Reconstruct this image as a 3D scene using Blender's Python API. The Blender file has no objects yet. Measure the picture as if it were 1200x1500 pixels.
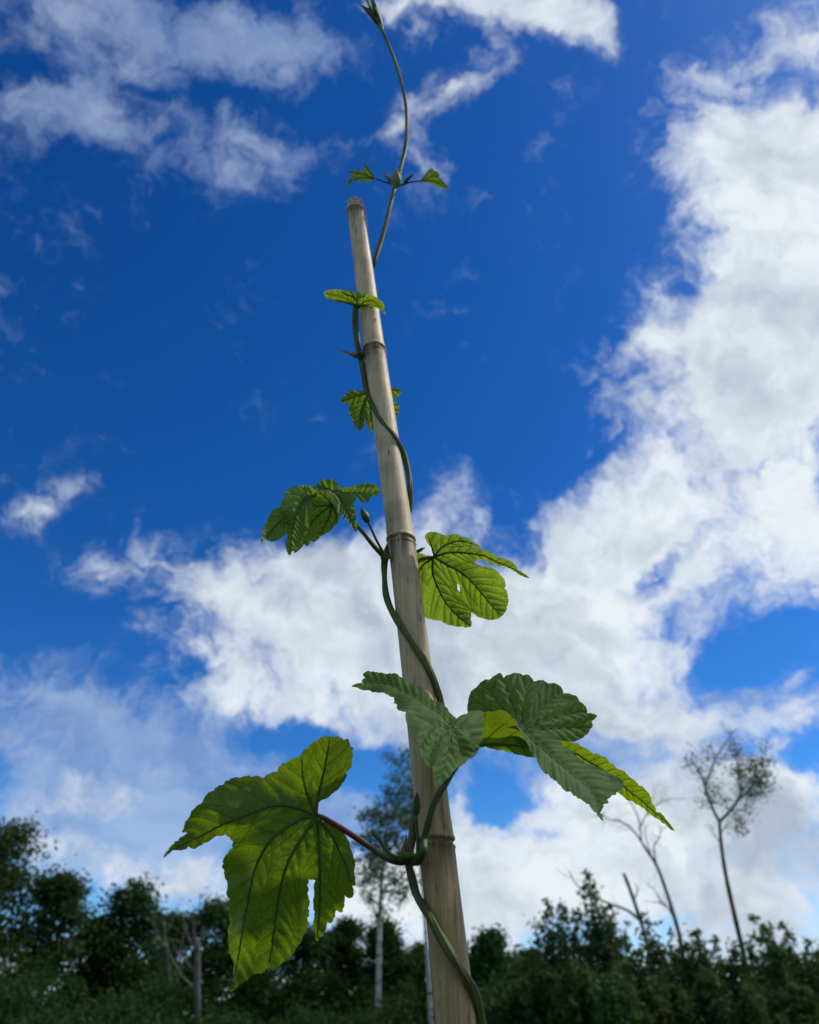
import bpy, math, random
import numpy as np
from mathutils import Vector, Matrix
from mathutils.geometry import delaunay_2d_cdt

random.seed(7); rng = np.random.default_rng(7)
SC = bpy.context.scene
COL = SC.collection

# ------------------------------------------------------------------ camera
PITCH = math.radians(34.0)
CAM = np.array([0.0, 0.0, 1.5])
FW = np.array([0.0, math.cos(PITCH), math.sin(PITCH)])
RT = np.array([1.0, 0.0, 0.0])
UP = np.array([0.0, -math.sin(PITCH), math.cos(PITCH)])
cd = bpy.data.cameras.new('camera'); cam = bpy.data.objects.new('camera', cd); COL.objects.link(cam)
cam.location = CAM; cam.rotation_euler = (math.radians(90) + PITCH, 0, 0)
cd.sensor_fit = 'HORIZONTAL'; cd.sensor_width = 36; cd.lens = 36
cd.clip_start = 0.02; cd.clip_end = 3000
cd.dof.use_dof = True; cd.dof.focus_distance = 0.52; cd.dof.aperture_fstop = 14.0
SC.camera = cam

def P(px, py, d):
    """world point on the line of sight px,py of a 1200x1500 picture at depth d (metres)"""
    px = np.asarray(px, float); py = np.asarray(py, float); d = np.asarray(d, float)
    u = (px - 600) / 1200; v = (750 - py) / 1200
    return CAM + d[..., None] * (FW + u[..., None] * RT + v[..., None] * UP)

# ------------------------------------------------------------------ world, sun, exposure
SUN_EL, SUN_AZ = math.radians(52), math.radians(82)     # azimuth clockwise from +Y
world = bpy.data.worlds.new('World'); SC.world = world; world.use_nodes = True
SC.view_settings.view_transform = 'Standard'; SC.view_settings.look = 'None'
SC.view_settings.exposure = 0.0; SC.view_settings.gamma = 1.0
SC.view_settings.use_curve_mapping = False
sd = bpy.data.lights.new('sun', 'SUN'); sun = bpy.data.objects.new('sun', sd); COL.objects.link(sun)
sd.energy = 3.2; sd.angle = math.radians(3); sd.color = (1.0, 0.93, 0.82)
sdir = Vector((math.sin(SUN_AZ) * math.cos(SUN_EL), math.cos(SUN_AZ) * math.cos(SUN_EL), math.sin(SUN_EL)))
sun.rotation_euler = sdir.to_track_quat('Z', 'Y').to_euler()

class NT:
    def __init__(s, tree): s.t = tree; s.n = tree.nodes; s.l = tree.links
    def add(s, kind, **kw):
        nd = s.n.new(kind)
        for k, v in kw.items(): setattr(nd, k, v)
        return nd
    def put(s, sock, v):
        if isinstance(v, bpy.types.NodeSocket): s.l.new(v, sock)
        elif v is not None: sock.default_value = v
    def math(s, op, a, b=None, c=None, clamp=False):
        nd = s.add('ShaderNodeMath', operation=op, use_clamp=clamp)
        s.put(nd.inputs[0], a); s.put(nd.inputs[1], b); s.put(nd.inputs[2], c)
        return nd.outputs[0]
    def vmath(s, op, a, b=None, scale=None):
        nd = s.add('ShaderNodeVectorMath', operation=op)
        s.put(nd.inputs[0], a); s.put(nd.inputs[1], b)
        if scale is not None: s.put(nd.inputs['Scale'], scale)
        return nd.outputs[0]
    def mix(s, f, a, b, blend='MIX'):
        nd = s.add('ShaderNodeMix', data_type='RGBA', blend_type=blend)
        s.put(nd.inputs[0], f); s.put(nd.inputs[6], a); s.put(nd.inputs[7], b)
        return nd.outputs[2]
    def noise(s, vec, scale, detail=4, rough=0.5, dist=0.0, lac=2.0):
        nd = s.add('ShaderNodeTexNoise')
        s.put(nd.inputs['Vector'], vec); s.put(nd.inputs['Scale'], scale); s.put(nd.inputs['Detail'], detail)
        s.put(nd.inputs['Roughness'], rough); s.put(nd.inputs['Distortion'], dist); s.put(nd.inputs['Lacunarity'], lac)
        return nd
    def ramp(s, f, a, b, smooth=True):
        nd = s.add('ShaderNodeMapRange', interpolation_type='SMOOTHSTEP' if smooth else 'LINEAR')
        s.put(nd.inputs[0], f); s.put(nd.inputs[1], a); s.put(nd.inputs[2], b)
        s.put(nd.inputs[3], 0.0); s.put(nd.inputs[4], 1.0)
        return nd.outputs[0]
    def scale3(s, vec, sx, sy, sz):
        nd = s.add('ShaderNodeMapping'); s.put(nd.inputs['Vector'], vec); nd.inputs['Scale'].default_value = (sx, sy, sz)
        return nd.outputs[0]

w = NT(world.node_tree); w.n.clear()
w_out = w.add('ShaderNodeOutputWorld'); w_bg = w.add('ShaderNodeBackground')
w.l.new(w_bg.outputs[0], w_out.inputs[0]); w_bg.inputs[1].default_value = 0.1
sky = w.add('ShaderNodeTexSky', sky_type='NISHITA'); sky.sun_disc = False
sky.sun_elevation = SUN_EL; sky.sun_rotation = SUN_AZ
sky.air_density = 1.0; sky.dust_density = 0.4; sky.ozone_density = 3.0; sky.altitude = 300
gen = w.add('ShaderNodeTexCoord').outputs['Generated']
dirv = w.vmath('NORMALIZE', gen)
# turbulence: two scales of warping of the direction give the clouds ragged edges
n1 = w.noise(dirv, 3.2, 3, 0.55); n2 = w.noise(dirv, 9.0, 5, 0.62)
w1 = w.vmath('SCALE', w.vmath('SUBTRACT', n1.outputs['Color'], (0.5, 0.5, 0.5)), scale=0.11)
w2 = w.vmath('SCALE', w.vmath('SUBTRACT', n2.outputs['Color'], (0.5, 0.5, 0.5)), scale=0.075)
n3 = w.noise(dirv, 30.0, 4, 0.6)
w3 = w.vmath('SCALE', w.vmath('SUBTRACT', n3.outputs['Color'], (0.5, 0.5, 0.5)), scale=0.030)
wv = w.vmath('ADD', w.vmath('ADD', w.vmath('ADD', dirv, w1), w2), w3)

def skydir(px, py):
    v = P(px, py, 1.0) - CAM
    return v / np.linalg.norm(v)
def cloud_sum(blobs):
    acc = None
    for (px, py, a, b, ang, wt) in blobs:
        c = skydir(px, py); ca, sa = math.cos(math.radians(ang)), math.sin(math.radians(ang))
        e1 = (skydir(px + a * ca * .3, py + a * sa * .3) - skydir(px - a * ca * .3, py - a * sa * .3)) / .6
        e2 = (skydir(px - b * sa * .3, py + b * ca * .3) - skydir(px + b * sa * .3, py - b * ca * .3)) / .6
        la, lb = np.linalg.norm(e1), np.linalg.norm(e2)
        x = e1 / la; y = e2 - x * np.dot(e2, x); y /= np.linalg.norm(y); z = np.cross(x, y)
        M = Matrix((x, y, z)).transposed()
        mp = w.add('ShaderNodeMapping', vector_type='TEXTURE')
        w.l.new(wv, mp.inputs['Vector'])
        mp.inputs['Location'].default_value = c
        mp.inputs['Rotation'].default_value = M.to_euler('XYZ')
        mp.inputs['Scale'].default_value = (la, lb, 0.6)
        g = w.add('ShaderNodeTexGradient', gradient_type='SPHERICAL'); w.l.new(mp.outputs[0], g.inputs[0])
        acc = w.math('MULTIPLY_ADD', g.outputs['Fac'], wt, acc if acc is not None else 0.0)
    return acc
#        px    py    a    b   angle weight   (cumulus masses, then blue holes)
THICK = [(250, 940, 120, 40, 25, .5), (330, 1120, 160, 36, 5, .45), (90, 1180, 200, 45, 0, .5), (430, 1060, 110, 36, 10, .5), (1000, 1090, 180, 50, 5, .7), (1160, 1060, 90, 50, 0, .6), (330, 1030, 160, 45, 5, .45), (400, 1180, 120, 40, 0, .4), (640, 1240, 120, 90, 0, 1.0), (850, 1180, 120, 60, 0, .9), (1130, 990, 110, 26, -30, .5), (540, 1290, 110, 60, 0, .9), (1200, 20, 90, 140, 100, .9), (60, 1010, 130, 50, 10, .45), (50, 1090, 150, 40, 0, .4), (250, 1180, 180, 40, 5, .4), (1180, 200, 190, 300, 100, 1.5), (1120, 430, 230, 230, 0, 1.5), (1200, 480, 220, 260, 0, 1.2),
         (1075, 240, 120, 170, 100, .8), (1060, 60, 60, 130, 80, .55), (985, 620, 210, 170, -40, 1.4), (1150, 640, 160, 150, 0, .9),
         (975, 490, 90, 55, 120, .45), (1140, 780, 230, 130, -20, 1.5), (900, 790, 240, 110, -20, 1.4), (800, 900, 300, 130, -8, 1.5),
         (560, 880, 260, 130, 0, 1.5), (400, 900, 170, 120, 0, 1.2), (300, 870, 130, 75, 15, .8), (480, 960, 210, 110, 0, 1.2),
         (640, 1010, 240, 120, 0, 1.3), (850, 1000, 240, 110, 0, 1.3), (280, 1010, 120, 60, 20, .65), (620, 790, 150, 80, -20, .6),
         (490, 830, 80, 50, -35, .5), (690, 745, 100, 50, 20, .35), (930, 1060, 150, 60, 0, .9), (1090, 1050, 130, 45, -10, .7), (1180, 1020, 90, 50, 0, .6),
         (1000, 1180, 260, 90, 0, 1.6), (1180, 1200, 140, 110, 0, 1.3), (850, 1270, 300, 100, 0, 1.6), (1100, 1330, 300, 120, 0, 1.8),
         (680, 1180, 80, 70, 60, .8), (660, 1330, 300, 110, 0, 1.5), (560, 1070, 110, 50, 0, .6),
         (380, 1020, 130, 60, 30, .6), (720, 20, 200, 75, 5, 1.5), (850, 30, 110, 65, 40, 1.1), (600, 10, 90, 55, 0, .6),
         (665, 140, 120, 52, -28, 1.15), (595, 205, 66, 80, 0, .95), (670, 215, 50, 90, 20, .6),
         (70, 735, 130, 40, -20, .62), (145, 835, 60, 60, -50, .55), (230, 800, 70, 40, 0, .22), (825, 140, 35, 45, 0, .3), (790, 515, 85, 30, 12, .33),
         (200, 1280, 300, 70, 0, .95), (330, 1330, 200, 80, 0, 1.0), (60, 1240, 130, 50, 0, .5), (150, 1470, 420, 130, 0, 1.4), (600, 1500, 420, 130, 0, 1.5), (1050, 1480, 420, 130, 0, 1.5), (140, 1150, 160, 40, -5, .45),
         (960, 825, 105, 26, -32, -1.3), (1070, 965, 66, 42, -20, -1.3), (1150, 915, 60, 36, -20, -.8), (1200, 950, 50, 40, 0, -.5), (1185, 1100, 70, 34, -35, -.9), (1200, 690, 40, 60, 0, -1.2),
         (730, 1172, 62, 44, 10, -1.5), (900, 1085, 60, 20, 10, -.5), (560, 1150, 90, 75, 0, -1.3), (440, 1105, 150, 42, 8, -1.2), (330, 1250, 90, 36, 35, -.9),
         (770, 620, 170, 110, 100, -.8), (720, 800, 60, 30, -30, -.4), (1000, 420, 40, 60, 0, -.5), (480, 740, 200, 60, 0, -.5)]
THIN = [(250, 150, 330, 160, 12, .2), (430, 240, 120, 60, -20, .35), (250, 1100, 420, 170, 0, .5), (1000, 1100, 330, 160, 0, .6), (100, 40, 220, 110, 10, 1.1), (300, 60, 260, 110, 15, 1.2), (460, 60, 220, 110, 10, 1.1), (120, 160, 210, 90, 10, .9),
        (60, 200, 160, 70, 0, .8), (180, 215, 120, 60, 35, .7), (400, 205, 220, 90, 20, 1.0), (330, 260, 160, 60, 15, .6), (120, 310, 80, 50, 0, .35),
        (70, 1000, 190, 100, 25, 1.15), (60, 1100, 220, 80, 0, .9), (230, 1080, 260, 70, 8, .9), (260, 1170, 400, 80, 0, 1.0), (100, 1230, 300, 100, 0, 1.0),
        (340, 1230, 240, 90, 0, 1.3), (500, 1180, 160, 70, 0, .9), (380, 600, 60, 70, 70, .3), (320, 610, 50, 40, 0, .3), (20, 410, 80, 30, 15, .3), (20, 480, 80, 30, 15, .25),
        (620, 280, 140, 60, -50, .5), (1010, 200, 60, 260, 0, .7), (950, 450, 60, 90, 20, .7), (850, 560, 60, 60, 0, .5), (680, 720, 120, 50, -10, .7), (300, 790, 160, 60, -10, .35),
        (1100, 1010, 180, 90, 0, .9), (900, 1100, 200, 80, 0, .9), (650, 1120, 120, 80, 0, .7), (860, 1200, 240, 80, 0, .8),
        (930, 330, 50, 50, 0, .2), (380, 135, 150, 50, 10, -.6), (60, 120, 90, 30, 30, -.5), (500, 170, 80, 60, 0, -.5), (320, 150, 110, 36, 0, -.7)]
dA = cloud_sum(THICK); dB = cloud_sum(THIN)
# beyond the part of the sky in the picture broken cover goes on, made fuller to whiten the light
inview = cloud_sum([(600, 750, 1500, 1500, 0, 1.0)])
outm = w.ramp(inview, 0.45, 0.2)
gn = w.noise(wv, 1.7, 2, 0.5).outputs['Fac']
gen_cov = w.math('MULTIPLY', w.ramp(gn, 0.36, 0.56), outm)
fb = w.noise(wv, 5.0, 8, 0.62, 0.5).outputs['Fac']
fb2 = w.noise(wv, 15.0, 7, 0.6, 0.8).outputs['Fac']
fb3 = w.noise(wv, 42.0, 6, 0.62, 0.6).outputs['Fac']
def mixn(a_, b_, c_):
    t1 = w.math('MULTIPLY', w.math('SUBTRACT', fb, 0.5), a_); t2 = w.math('MULTIPLY', w.math('SUBTRACT', fb2, 0.5), b_); t3 = w.math('MULTIPLY', w.math('SUBTRACT', fb3, 0.5), c_)
    return w.math('ADD', w.math('ADD', t1, t2), t3)
dAg = w.math('ADD', dA, gen_cov)
dens = w.math('ADD', dAg, w.math('MULTIPLY', mixn(1.9, 1.9, 1.0), w.math('MULTIPLY_ADD', dAg, 1.6, 0.30, clamp=True)))
aA = w.ramp(dens, 0.14, 1.5)
aB = w.math('MULTIPLY', w.ramp(w.math('ADD', w.math('MULTIPLY_ADD', w.math('MINIMUM', dAg, 1.2), 0.65, dB), mixn(1.7, 2.1, 1.3)), 0.16, 1.55), 0.64)
# blue of the clear air
hs = w.add('ShaderNodeHueSaturation'); w.l.new(sky.outputs[0], hs.inputs['Color'])
hs.inputs['Hue'].default_value = 0.5; hs.inputs['Saturation'].default_value = 1.35; hs.inputs['Value'].default_value = 1.0
gm = w.add('ShaderNodeGamma'); w.l.new(w.vmath('SCALE', hs.outputs[0], scale=0.3), gm.inputs[0]); gm.inputs[1].default_value = 1.45
blue = w.mix(1.0, gm.outputs[0], (5.0, 4.3, 3.95, 1), 'MULTIPLY')
# cloud brightness: billows catch the sun on one side, greyer where the cloud is thick
bl2 = w.noise(wv, 13.0, 6, 0.6, 0.4).outputs['Fac']
sunv = tuple(0.022 * c for c in sdir)
def billow(v): return w.math('ADD', w.noise(v, 5.5, 5, 0.52, 0.2).outputs['Fac'], w.math('MULTIPLY', w.noise(v, 2.6, 3, 0.5, 0.2).outputs['Fac'], 1.2))
relief = w.math('SUBTRACT', billow(wv), billow(w.vmath('ADD', wv, sunv)))
bl = w.noise(wv, 3.2, 5, 0.55, 0.3).outputs['Fac']
core = w.ramp(dens, 0.9, 2.6)
shade = w.math('ADD', w.math('ADD', w.math('MULTIPLY', relief, -4.6), w.math('MULTIPLY', w.math('SUBTRACT', bl, 0.5), 1.7)), w.math('MULTIPLY_ADD', core, 0.42, 0.20), clamp=True)
cloud_col = w.mix(shade, (8.2, 8.8, 9.3, 1), (4.3, 5.1, 6.2, 1))
thin_col = w.mix(w.ramp(bl2, .3, .7), (2.6, 3.7, 6.2, 1), (4.8, 5.9, 7.8, 1))
c1 = w.mix(aB, blue, thin_col); c2 = w.mix(aA, c1, cloud_col)
w.l.new(c2, w_bg.inputs[0])

# ------------------------------------------------------------------ helpers
def mesh_obj(name, V, F, mat, parent=None, attrs=None, smooth=True):
    me = bpy.data.meshes.new(name)
    V = np.asarray(V, float)
    if isinstance(F, np.ndarray) and F.ndim == 2:
        k = F.shape[1]; me.vertices.add(len(V)); me.vertices.foreach_set('co', V.ravel())
        me.loops.add(F.size); me.loops.foreach_set('vertex_index', F.ravel().astype(np.int32))
        me.polygons.add(len(F)); me.polygons.foreach_set('loop_start', np.arange(0, F.size, k, dtype=np.int32))
    else:
        me.from_pydata([tuple(v) for v in V], [], [tuple(f) for f in F])
    me.update(calc_edges=True)
    me.polygons.foreach_set('use_smooth', np.full(len(me.polygons), smooth))
    for an, av in (attrs or {}).items():
        at = me.attributes.new(an, 'FLOAT', 'POINT'); at.data.foreach_set('value', np.asarray(av, np.float32))
    me.materials.append(mat)
    o = bpy.data.objects.new(name, me); COL.objects.link(o)
    if parent is not None:
        o.parent = parent
        o.matrix_parent_inverse = Matrix.Translation(-Vector(parent_origin(parent)))
    return o
def parent_origin(p):
    return p.location.copy() if p.type == 'EMPTY' else Vector((0, 0, 0))
def thing(name, label, cat, loc, group=None):
    o = bpy.data.objects.new(name, None); COL.objects.link(o); o.location = tuple(loc)
    o.empty_display_size = 0.05
    o['label'] = label; o['category'] = cat
    if group: o['group'] = group
    return o

def resample(pts, step):
    pts = np.asarray(pts, float); d = np.r_[0, np.cumsum(np.linalg.norm(np.diff(pts, axis=0), axis=1))]
    n = max(2, int(math.ceil(d[-1] / step)) + 1); t = np.linspace(0, d[-1], n)
    return np.stack([np.interp(t, d, pts[:, k]) for k in range(pts.shape[1])], 1)
def spline(pts, n=8):
    pts = np.asarray(pts, float); e = np.vstack([2 * pts[0] - pts[1], pts, 2 * pts[-1] - pts[-2]]); out = []
    for i in range(1, len(e) - 2):
        p0, p1, p2, p3 = e[i - 1:i + 3]
        for t in np.linspace(0, 1, n, endpoint=False):
            out.append(.5 * (2 * p1 + (p2 - p0) * t + (2 * p0 - 5 * p1 + 4 * p2 - p3) * t * t + (3 * p1 - p0 - 3 * p2 + p3) * t ** 3))
    out.append(e[-2]); return np.array(out)
def tube(pts, rad, sides=8, ridge=0.0, nridge=6, twist=0.0, caps=True, base=0):
    pts = np.asarray(pts, float); n = len(pts); rad = np.broadcast_to(np.asarray(rad, float), (n,))
    T = np.gradient(pts, axis=0); T /= np.linalg.norm(T, axis=1)[:, None] + 1e-12
    a = np.array([0, 0, 1.0]) if abs(T[0][2]) < .9 else np.array([1.0, 0, 0])
    N = np.cross(T[0], a); N /= np.linalg.norm(N); V = []
    th = np.arange(sides) * 2 * math.pi / sides
    for i in range(n):
        N = N - T[i] * np.dot(N, T[i]); N /= np.linalg.norm(N) + 1e-12; B = np.cross(T[i], N)
        rr = rad[i] * (1 + ridge * np.cos(nridge * th))
        tt = th + twist * i
        V.append(pts[i] + (np.cos(tt) * rr)[:, None] * N + (np.sin(tt) * rr)[:, None] * B)
    V = np.vstack(V); F = []
    for i in range(n - 1):
        for j in range(sides):
            k = (j + 1) % sides; F.append((base + i * sides + j, base + i * sides + k, base + (i + 1) * sides + k, base + (i + 1) * sides + j))
    if caps:
        F.append(tuple(base + j for j in range(sides))[::-1]); F.append(tuple(base + (n - 1) * sides + j for j in range(sides)))
    return V, F
class MB:
    def __init__(s): s.V = []; s.F = []; s.n = 0
    def tube(s, pts, rad, **kw):
        V, F = tube(pts, rad, base=s.n, **kw); s.V.append(V); s.F += F; s.n += len(V)
    def add(s, V, F):
        s.V.append(np.asarray(V, float)); s.F += [tuple(int(i) + s.n for i in f) for f in F]; s.n += len(V)
    def build(s, name, mat, parent=None, **kw): return mesh_obj(name, np.vstack(s.V), s.F, mat, parent, **kw)

def new_mat(name):
    m = bpy.data.materials.new(name); m.use_nodes = True; t = NT(m.node_tree); t.n.clear()
    out = t.add('ShaderNodeOutputMaterial'); return m, t, out
def principled(t, col, rough=.6, spec=.4, bump=None):
    b = t.add('ShaderNodeBsdfPrincipled'); t.put(b.inputs['Base Color'], col); t.put(b.inputs['Roughness'], rough)
    t.put(b.inputs['Specular IOR Level'], spec)
    if bump is not None: t.put(b.inputs['Normal'], bump)
    return b.outputs[0]
def bump(t, h, dist, strength=1.0, normal=None):
    b = t.add('ShaderNodeBump'); t.put(b.inputs['Height'], h); b.inputs['Distance'].default_value = dist
    b.inputs['Strength'].default_value = strength; t.put(b.inputs['Normal'], normal); return b.outputs[0]

# ------------------------------------------------------------------ materials
def mat_bamboo():
    m, t, out = new_mat('bamboo_cane')
    oc = t.add('ShaderNodeTexCoord').outputs['Object']
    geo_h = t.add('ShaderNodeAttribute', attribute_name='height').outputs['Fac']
    wear = t.add('ShaderNodeAttribute', attribute_name='node_wear').outputs['Fac']
    st = t.scale3(oc, 1, 1, .035)
    s1 = t.noise(st, 420, 4, .6).outputs['Fac']; s2 = t.noise(st, 150, 4, .65).outputs['Fac']
    s3 = t.noise(t.scale3(oc, 1, 1, .12), 230, 5, .7).outputs['Fac']
    blot = t.noise(oc, 45, 5, .6).outputs['Fac']
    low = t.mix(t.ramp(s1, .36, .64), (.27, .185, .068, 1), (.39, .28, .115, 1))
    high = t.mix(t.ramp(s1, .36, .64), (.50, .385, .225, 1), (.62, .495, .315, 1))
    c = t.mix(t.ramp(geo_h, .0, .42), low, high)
    c = t.mix(t.math('MULTIPLY', t.ramp(s2, .56, .68), .7), c, (.12, .093, .065, 1))
    c = t.mix(t.math('MULTIPLY', t.ramp(s3, .60, .70), .8), c, (.035, .027, .02, 1))
    c = t.mix(t.math('MULTIPLY', t.ramp(blot, .45, .70), .45), c, (.16, .15, .10, 1))
    wv_ = t.math('MULTIPLY', wear, t.ramp(t.noise(st, 260, 4, .7).outputs['Fac'], .25, .6), clamp=True)
    c = t.mix(wv_, c, (.075, .045, .028, 1))
    h = t.math('ADD', s1, t.math('MULTIPLY', s3, .6))
    b = principled(t, c, t.math('MULTIPLY_ADD', s2, .25, .42), .28, bump(t, h, .00025, .5))
    t.l.new(b, out.inputs[0]); return m
def mat_leaf(name, top, under, trans, tmix=.5, gloss=.42):
    m, t, out = new_mat(name)
    oc = t.add('ShaderNodeTexCoord').outputs['Object']; geo = t.add('ShaderNodeNewGeometry')
    vein = t.add('ShaderNodeAttribute', attribute_name='vein').outputs['Fac']
    wr = t.add('ShaderNodeAttribute', attribute_name='across').outputs['Fac']
    n = t.noise(oc, 60, 5, .6).outputs['Fac']; nf = t.noise(oc, 420, 4, .6).outputs['Fac']
    vor = t.add('ShaderNodeTexVoronoi', feature='DISTANCE_TO_EDGE'); t.put(vor.inputs['Vector'], t.vmath('ADD', oc, t.vmath('SCALE', t.noise(oc, 250, 2).outputs['Color'], scale=.004))); vor.inputs['Scale'].default_value = 420
    cell = t.ramp(vor.outputs['Distance'], .0, .16)
    sc = lambda c, k: tuple(x * k for x in c) + (1,)
    tc = t.mix(t.ramp(n, .3, .7), sc(top, .72), sc(top, 1.25))
    tc = t.mix(t.math('MULTIPLY', vein, .35), tc, sc((top[0] * 1.6, top[1] * 1.3, top[2] * 1.3), 1))
    uc = t.mix(t.ramp(n, .3, .7), sc(under, .85), sc(under, 1.15))
    uc = t.mix(vein, uc, sc(under, .8))
    base = t.mix(geo.outputs['Backfacing'], tc, uc)
    tr = t.mix(t.ramp(n, .25, .75), sc(trans, .85), (trans[0] * 1.2, trans[1] * 1.1, trans[2], 1))
    tr = t.mix(t.math('MULTIPLY', vein, .55), tr, sc(trans, .28))
    tr = t.mix(t.math('MULTIPLY', t.math('SUBTRACT', 1.0, cell), .42), tr, sc(trans, .3))
    spots = t.ramp(t.noise(oc, 130, 3, .5).outputs['Fac'], .70, .78)
    tr = t.mix(t.math('MULTIPLY', spots, .5), tr, (trans[0] * .9, trans[1] * .45, trans[2], 1))
    hgt = t.math('ADD', t.math('MULTIPLY', cell, .8), t.math('MULTIPLY', nf, .25))
    bn = bump(t, hgt, .00012, .7)
    b = principled(t, base, t.math('MULTIPLY_ADD', nf, .2, gloss), .35, bn)
    ts = t.add('ShaderNodeBsdfTranslucent'); t.put(ts.inputs[0], tr); t.put(ts.inputs['Normal'], bn)
    mx = t.add('ShaderNodeMixShader'); mx.inputs[0].default_value = tmix
    t.l.new(b, mx.inputs[1]); t.l.new(ts.outputs[0], mx.inputs[2]); t.l.new(mx.outputs[0], out.inputs[0]); return m
def mat_stem(name, c0, c1, scale=90, rough=.5, red=None):
    m, t, out = new_mat(name)
    oc = t.add('ShaderNodeTexCoord').outputs['Object']
    n = t.noise(t.scale3(oc, 1, 1, .3), scale, 4, .6).outputs['Fac']
    c = t.mix(t.ramp(n, .3, .7), c0 + (1,), c1 + (1,))
    if red: c = t.mix(t.ramp(t.noise(oc, 45, 3).outputs['Fac'], .45, .6), c, red + (1,))
    f = t.noise(oc, 900, 3, .6).outputs['Fac']
    t.l.new(principled(t, c, rough, .22, bump(t, f, .0002, .6)), out.inputs[0]); return m
def mat_bark(name, c0, c1, scale, marks=None):
    m, t, out = new_mat(name)
    oc = t.add('ShaderNodeTexCoord').outputs['Object']
    n = t.noise(t.scale3(oc, 1, 1, .25), scale, 5, .65).outputs['Fac']
    c = t.mix(t.ramp(n, .35, .65), c0 + (1,), c1 + (1,))
    if marks:
        k = t.noise(t.scale3(oc, .5, .5, 2.2), 2.2, 4, .6).outputs['Fac']
        c = t.mix(t.ramp(k, .57, .63), c, marks + (1,))
    t.l.new(principled(t, c, .85, .2, bump(t, n, .03, .7)), out.inputs[0]); return m
def mat_foliage(name, c0, c1, trans):
    m, t, out = new_mat(name)
    oi = t.add('ShaderNodeObjectInfo').outputs['Random']
    oc = t.add('ShaderNodeTexCoord').outputs['Object']
    ri = t.add('ShaderNodeNewGeometry').outputs['Random Per Island']
    n = t.noise(oc, .55, 3, .6).outputs['Fac']
    f = t.math('ADD', t.math('MULTIPLY', t.ramp(n, .35, .65), .5), t.math('MULTIPLY', ri, .5))
    c = t.mix(f, c0 + (1,), c1 + (1,))
    hsn = t.add('ShaderNodeHueSaturation'); t.l.new(c, hsn.inputs['Color'])
    t.put(hsn.inputs['Hue'], t.math('MULTIPLY_ADD', oi, .03, .485)); t.put(hsn.inputs['Value'], t.math('MULTIPLY_ADD', oi, .35, .85))
    b = principled(t, hsn.outputs[0], .65, .08)
    ts = t.add('ShaderNodeBsdfTranslucent'); ts.inputs[0].default_value = trans + (1,)
    mx = t.add('ShaderNodeMixShader'); mx.inputs[0].default_value = .3
    t.l.new(b, mx.inputs[1]); t.l.new(ts.outputs[0], mx.inputs[2]); t.l.new(mx.outputs[0], out.inputs[0]); return m

M_BAM = mat_bamboo()
M_OLD = mat_leaf('mature_hop_leaf', (.062, .150, .034), (.075, .130, .028), (.27, .42, .006), .5, .60)
M_BIG = mat_leaf('broad_hop_leaf', (.055, .11, .025), (.060, .11, .020), (.21, .33, .008), .5, .55)
M_YNG = mat_leaf('young_hop_leaf', (.070, .165, .042), (.10, .17, .040), (.33, .50, .026), .5, .50)
M_BINE = mat_stem('hop_stem', (.052, .085, .016), (.105, .135, .035), 70, .6, red=(.075, .070, .026))
M_BINE_L = mat_stem('pale_hop_stem', (.085, .125, .055), (.13, .155, .085), 70, .45)
M_PET = mat_stem('reddish_leaf_stalk', (.060, .085, .030), (.085, .095, .035), 60, .5, red=(.105, .040, .030))
M_PETG = mat_stem('green_leaf_stalk', (.035, .06, .02), (.055, .08, .03), 60, .5)
M_VEIN = mat_stem('leaf_vein', (.050, .090, .016), (.07, .11, .025), 60, .6)
M_BUDG = mat_stem('green_bud', (.08, .12, .04), (.12, .16, .06), 120, .55)
M_BUD = mat_stem('pale_bud', (.16, .20, .09), (.23, .26, .13), 120, .55)
M_STIP = mat_stem('brown_stipule', (.13, .10, .04), (.18, .12, .06), 120, .6)
M_BARK = mat_bark('grey_bark', (.06, .052, .042), (.13, .115, .095), 3.0)
M_BIRCH = mat_bark('white_bark', (.55, .55, .53), (.72, .72, .70), 1.8, marks=(.05, .045, .04))
M_DEAD = mat_bark('dead_wood', (.12, .11, .10), (.25, .235, .22), 3.0)
M_FOL_D = mat_foliage('dark_broadleaf', (.018, .045, .012), (.045, .090, .024), (.05, .09, .012))
M_FOL_M = mat_foliage('mid_broadleaf', (.018, .044, .010), (.042, .085, .020), (.08, .13, .015))
M_FOL_B = mat_foliage('aspen_foliage', (.035, .065, .022), (.075, .115, .040), (.12, .18, .04))
M_FOL_S = mat_foliage('sapling_foliage', (.030, .065, .018), (.070, .115, .038), (.07, .11, .02))
M_GRASS = mat_foliage('meadow_grass', (.05, .075, .02), (.10, .12, .04), (.05, .08, .02))

# ------------------------------------------------------------------ ground
def mat_ground():
    m, t, out = new_mat('grassy_ground')
    oc = t.add('ShaderNodeTexCoord').outputs['Object']
    a = t.noise(oc, .25, 5, .6).outputs['Fac']; b_ = t.noise(oc, 9, 5, .7).outputs['Fac']
    c = t.mix(t.ramp(a, .35, .65), (.045, .065, .02, 1), (.085, .095, .035, 1))
    c = t.mix(t.math('MULTIPLY', b_, .6), c, (.03, .035, .015, 1))
    t.l.new(principled(t, c, .9, .1, bump(t, b_, .08, .8)), out.inputs[0]); return m
gx = np.r_[-1500, -600, np.linspace(-120, 120, 49), 600, 1500]
gy = np.r_[-1500, -600, np.linspace(-60, 140, 41), 600, 1500]
GX, GY = np.meshgrid(gx, gy)
GZ = .06 * np.sin(GX * .21 + 1) * np.cos(GY * .17) + .04 * np.sin(GX * .6 + GY * .4)
GZ *= np.clip((np.hypot(GX, GY) - 1.0) / 6, 0, 1)
idx = np.arange(GX.size).reshape(GX.shape)
GF = np.stack([idx[:-1, :-1], idx[:-1, 1:], idx[1:, 1:], idx[1:, :-1]], -1).reshape(-1, 4)
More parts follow.
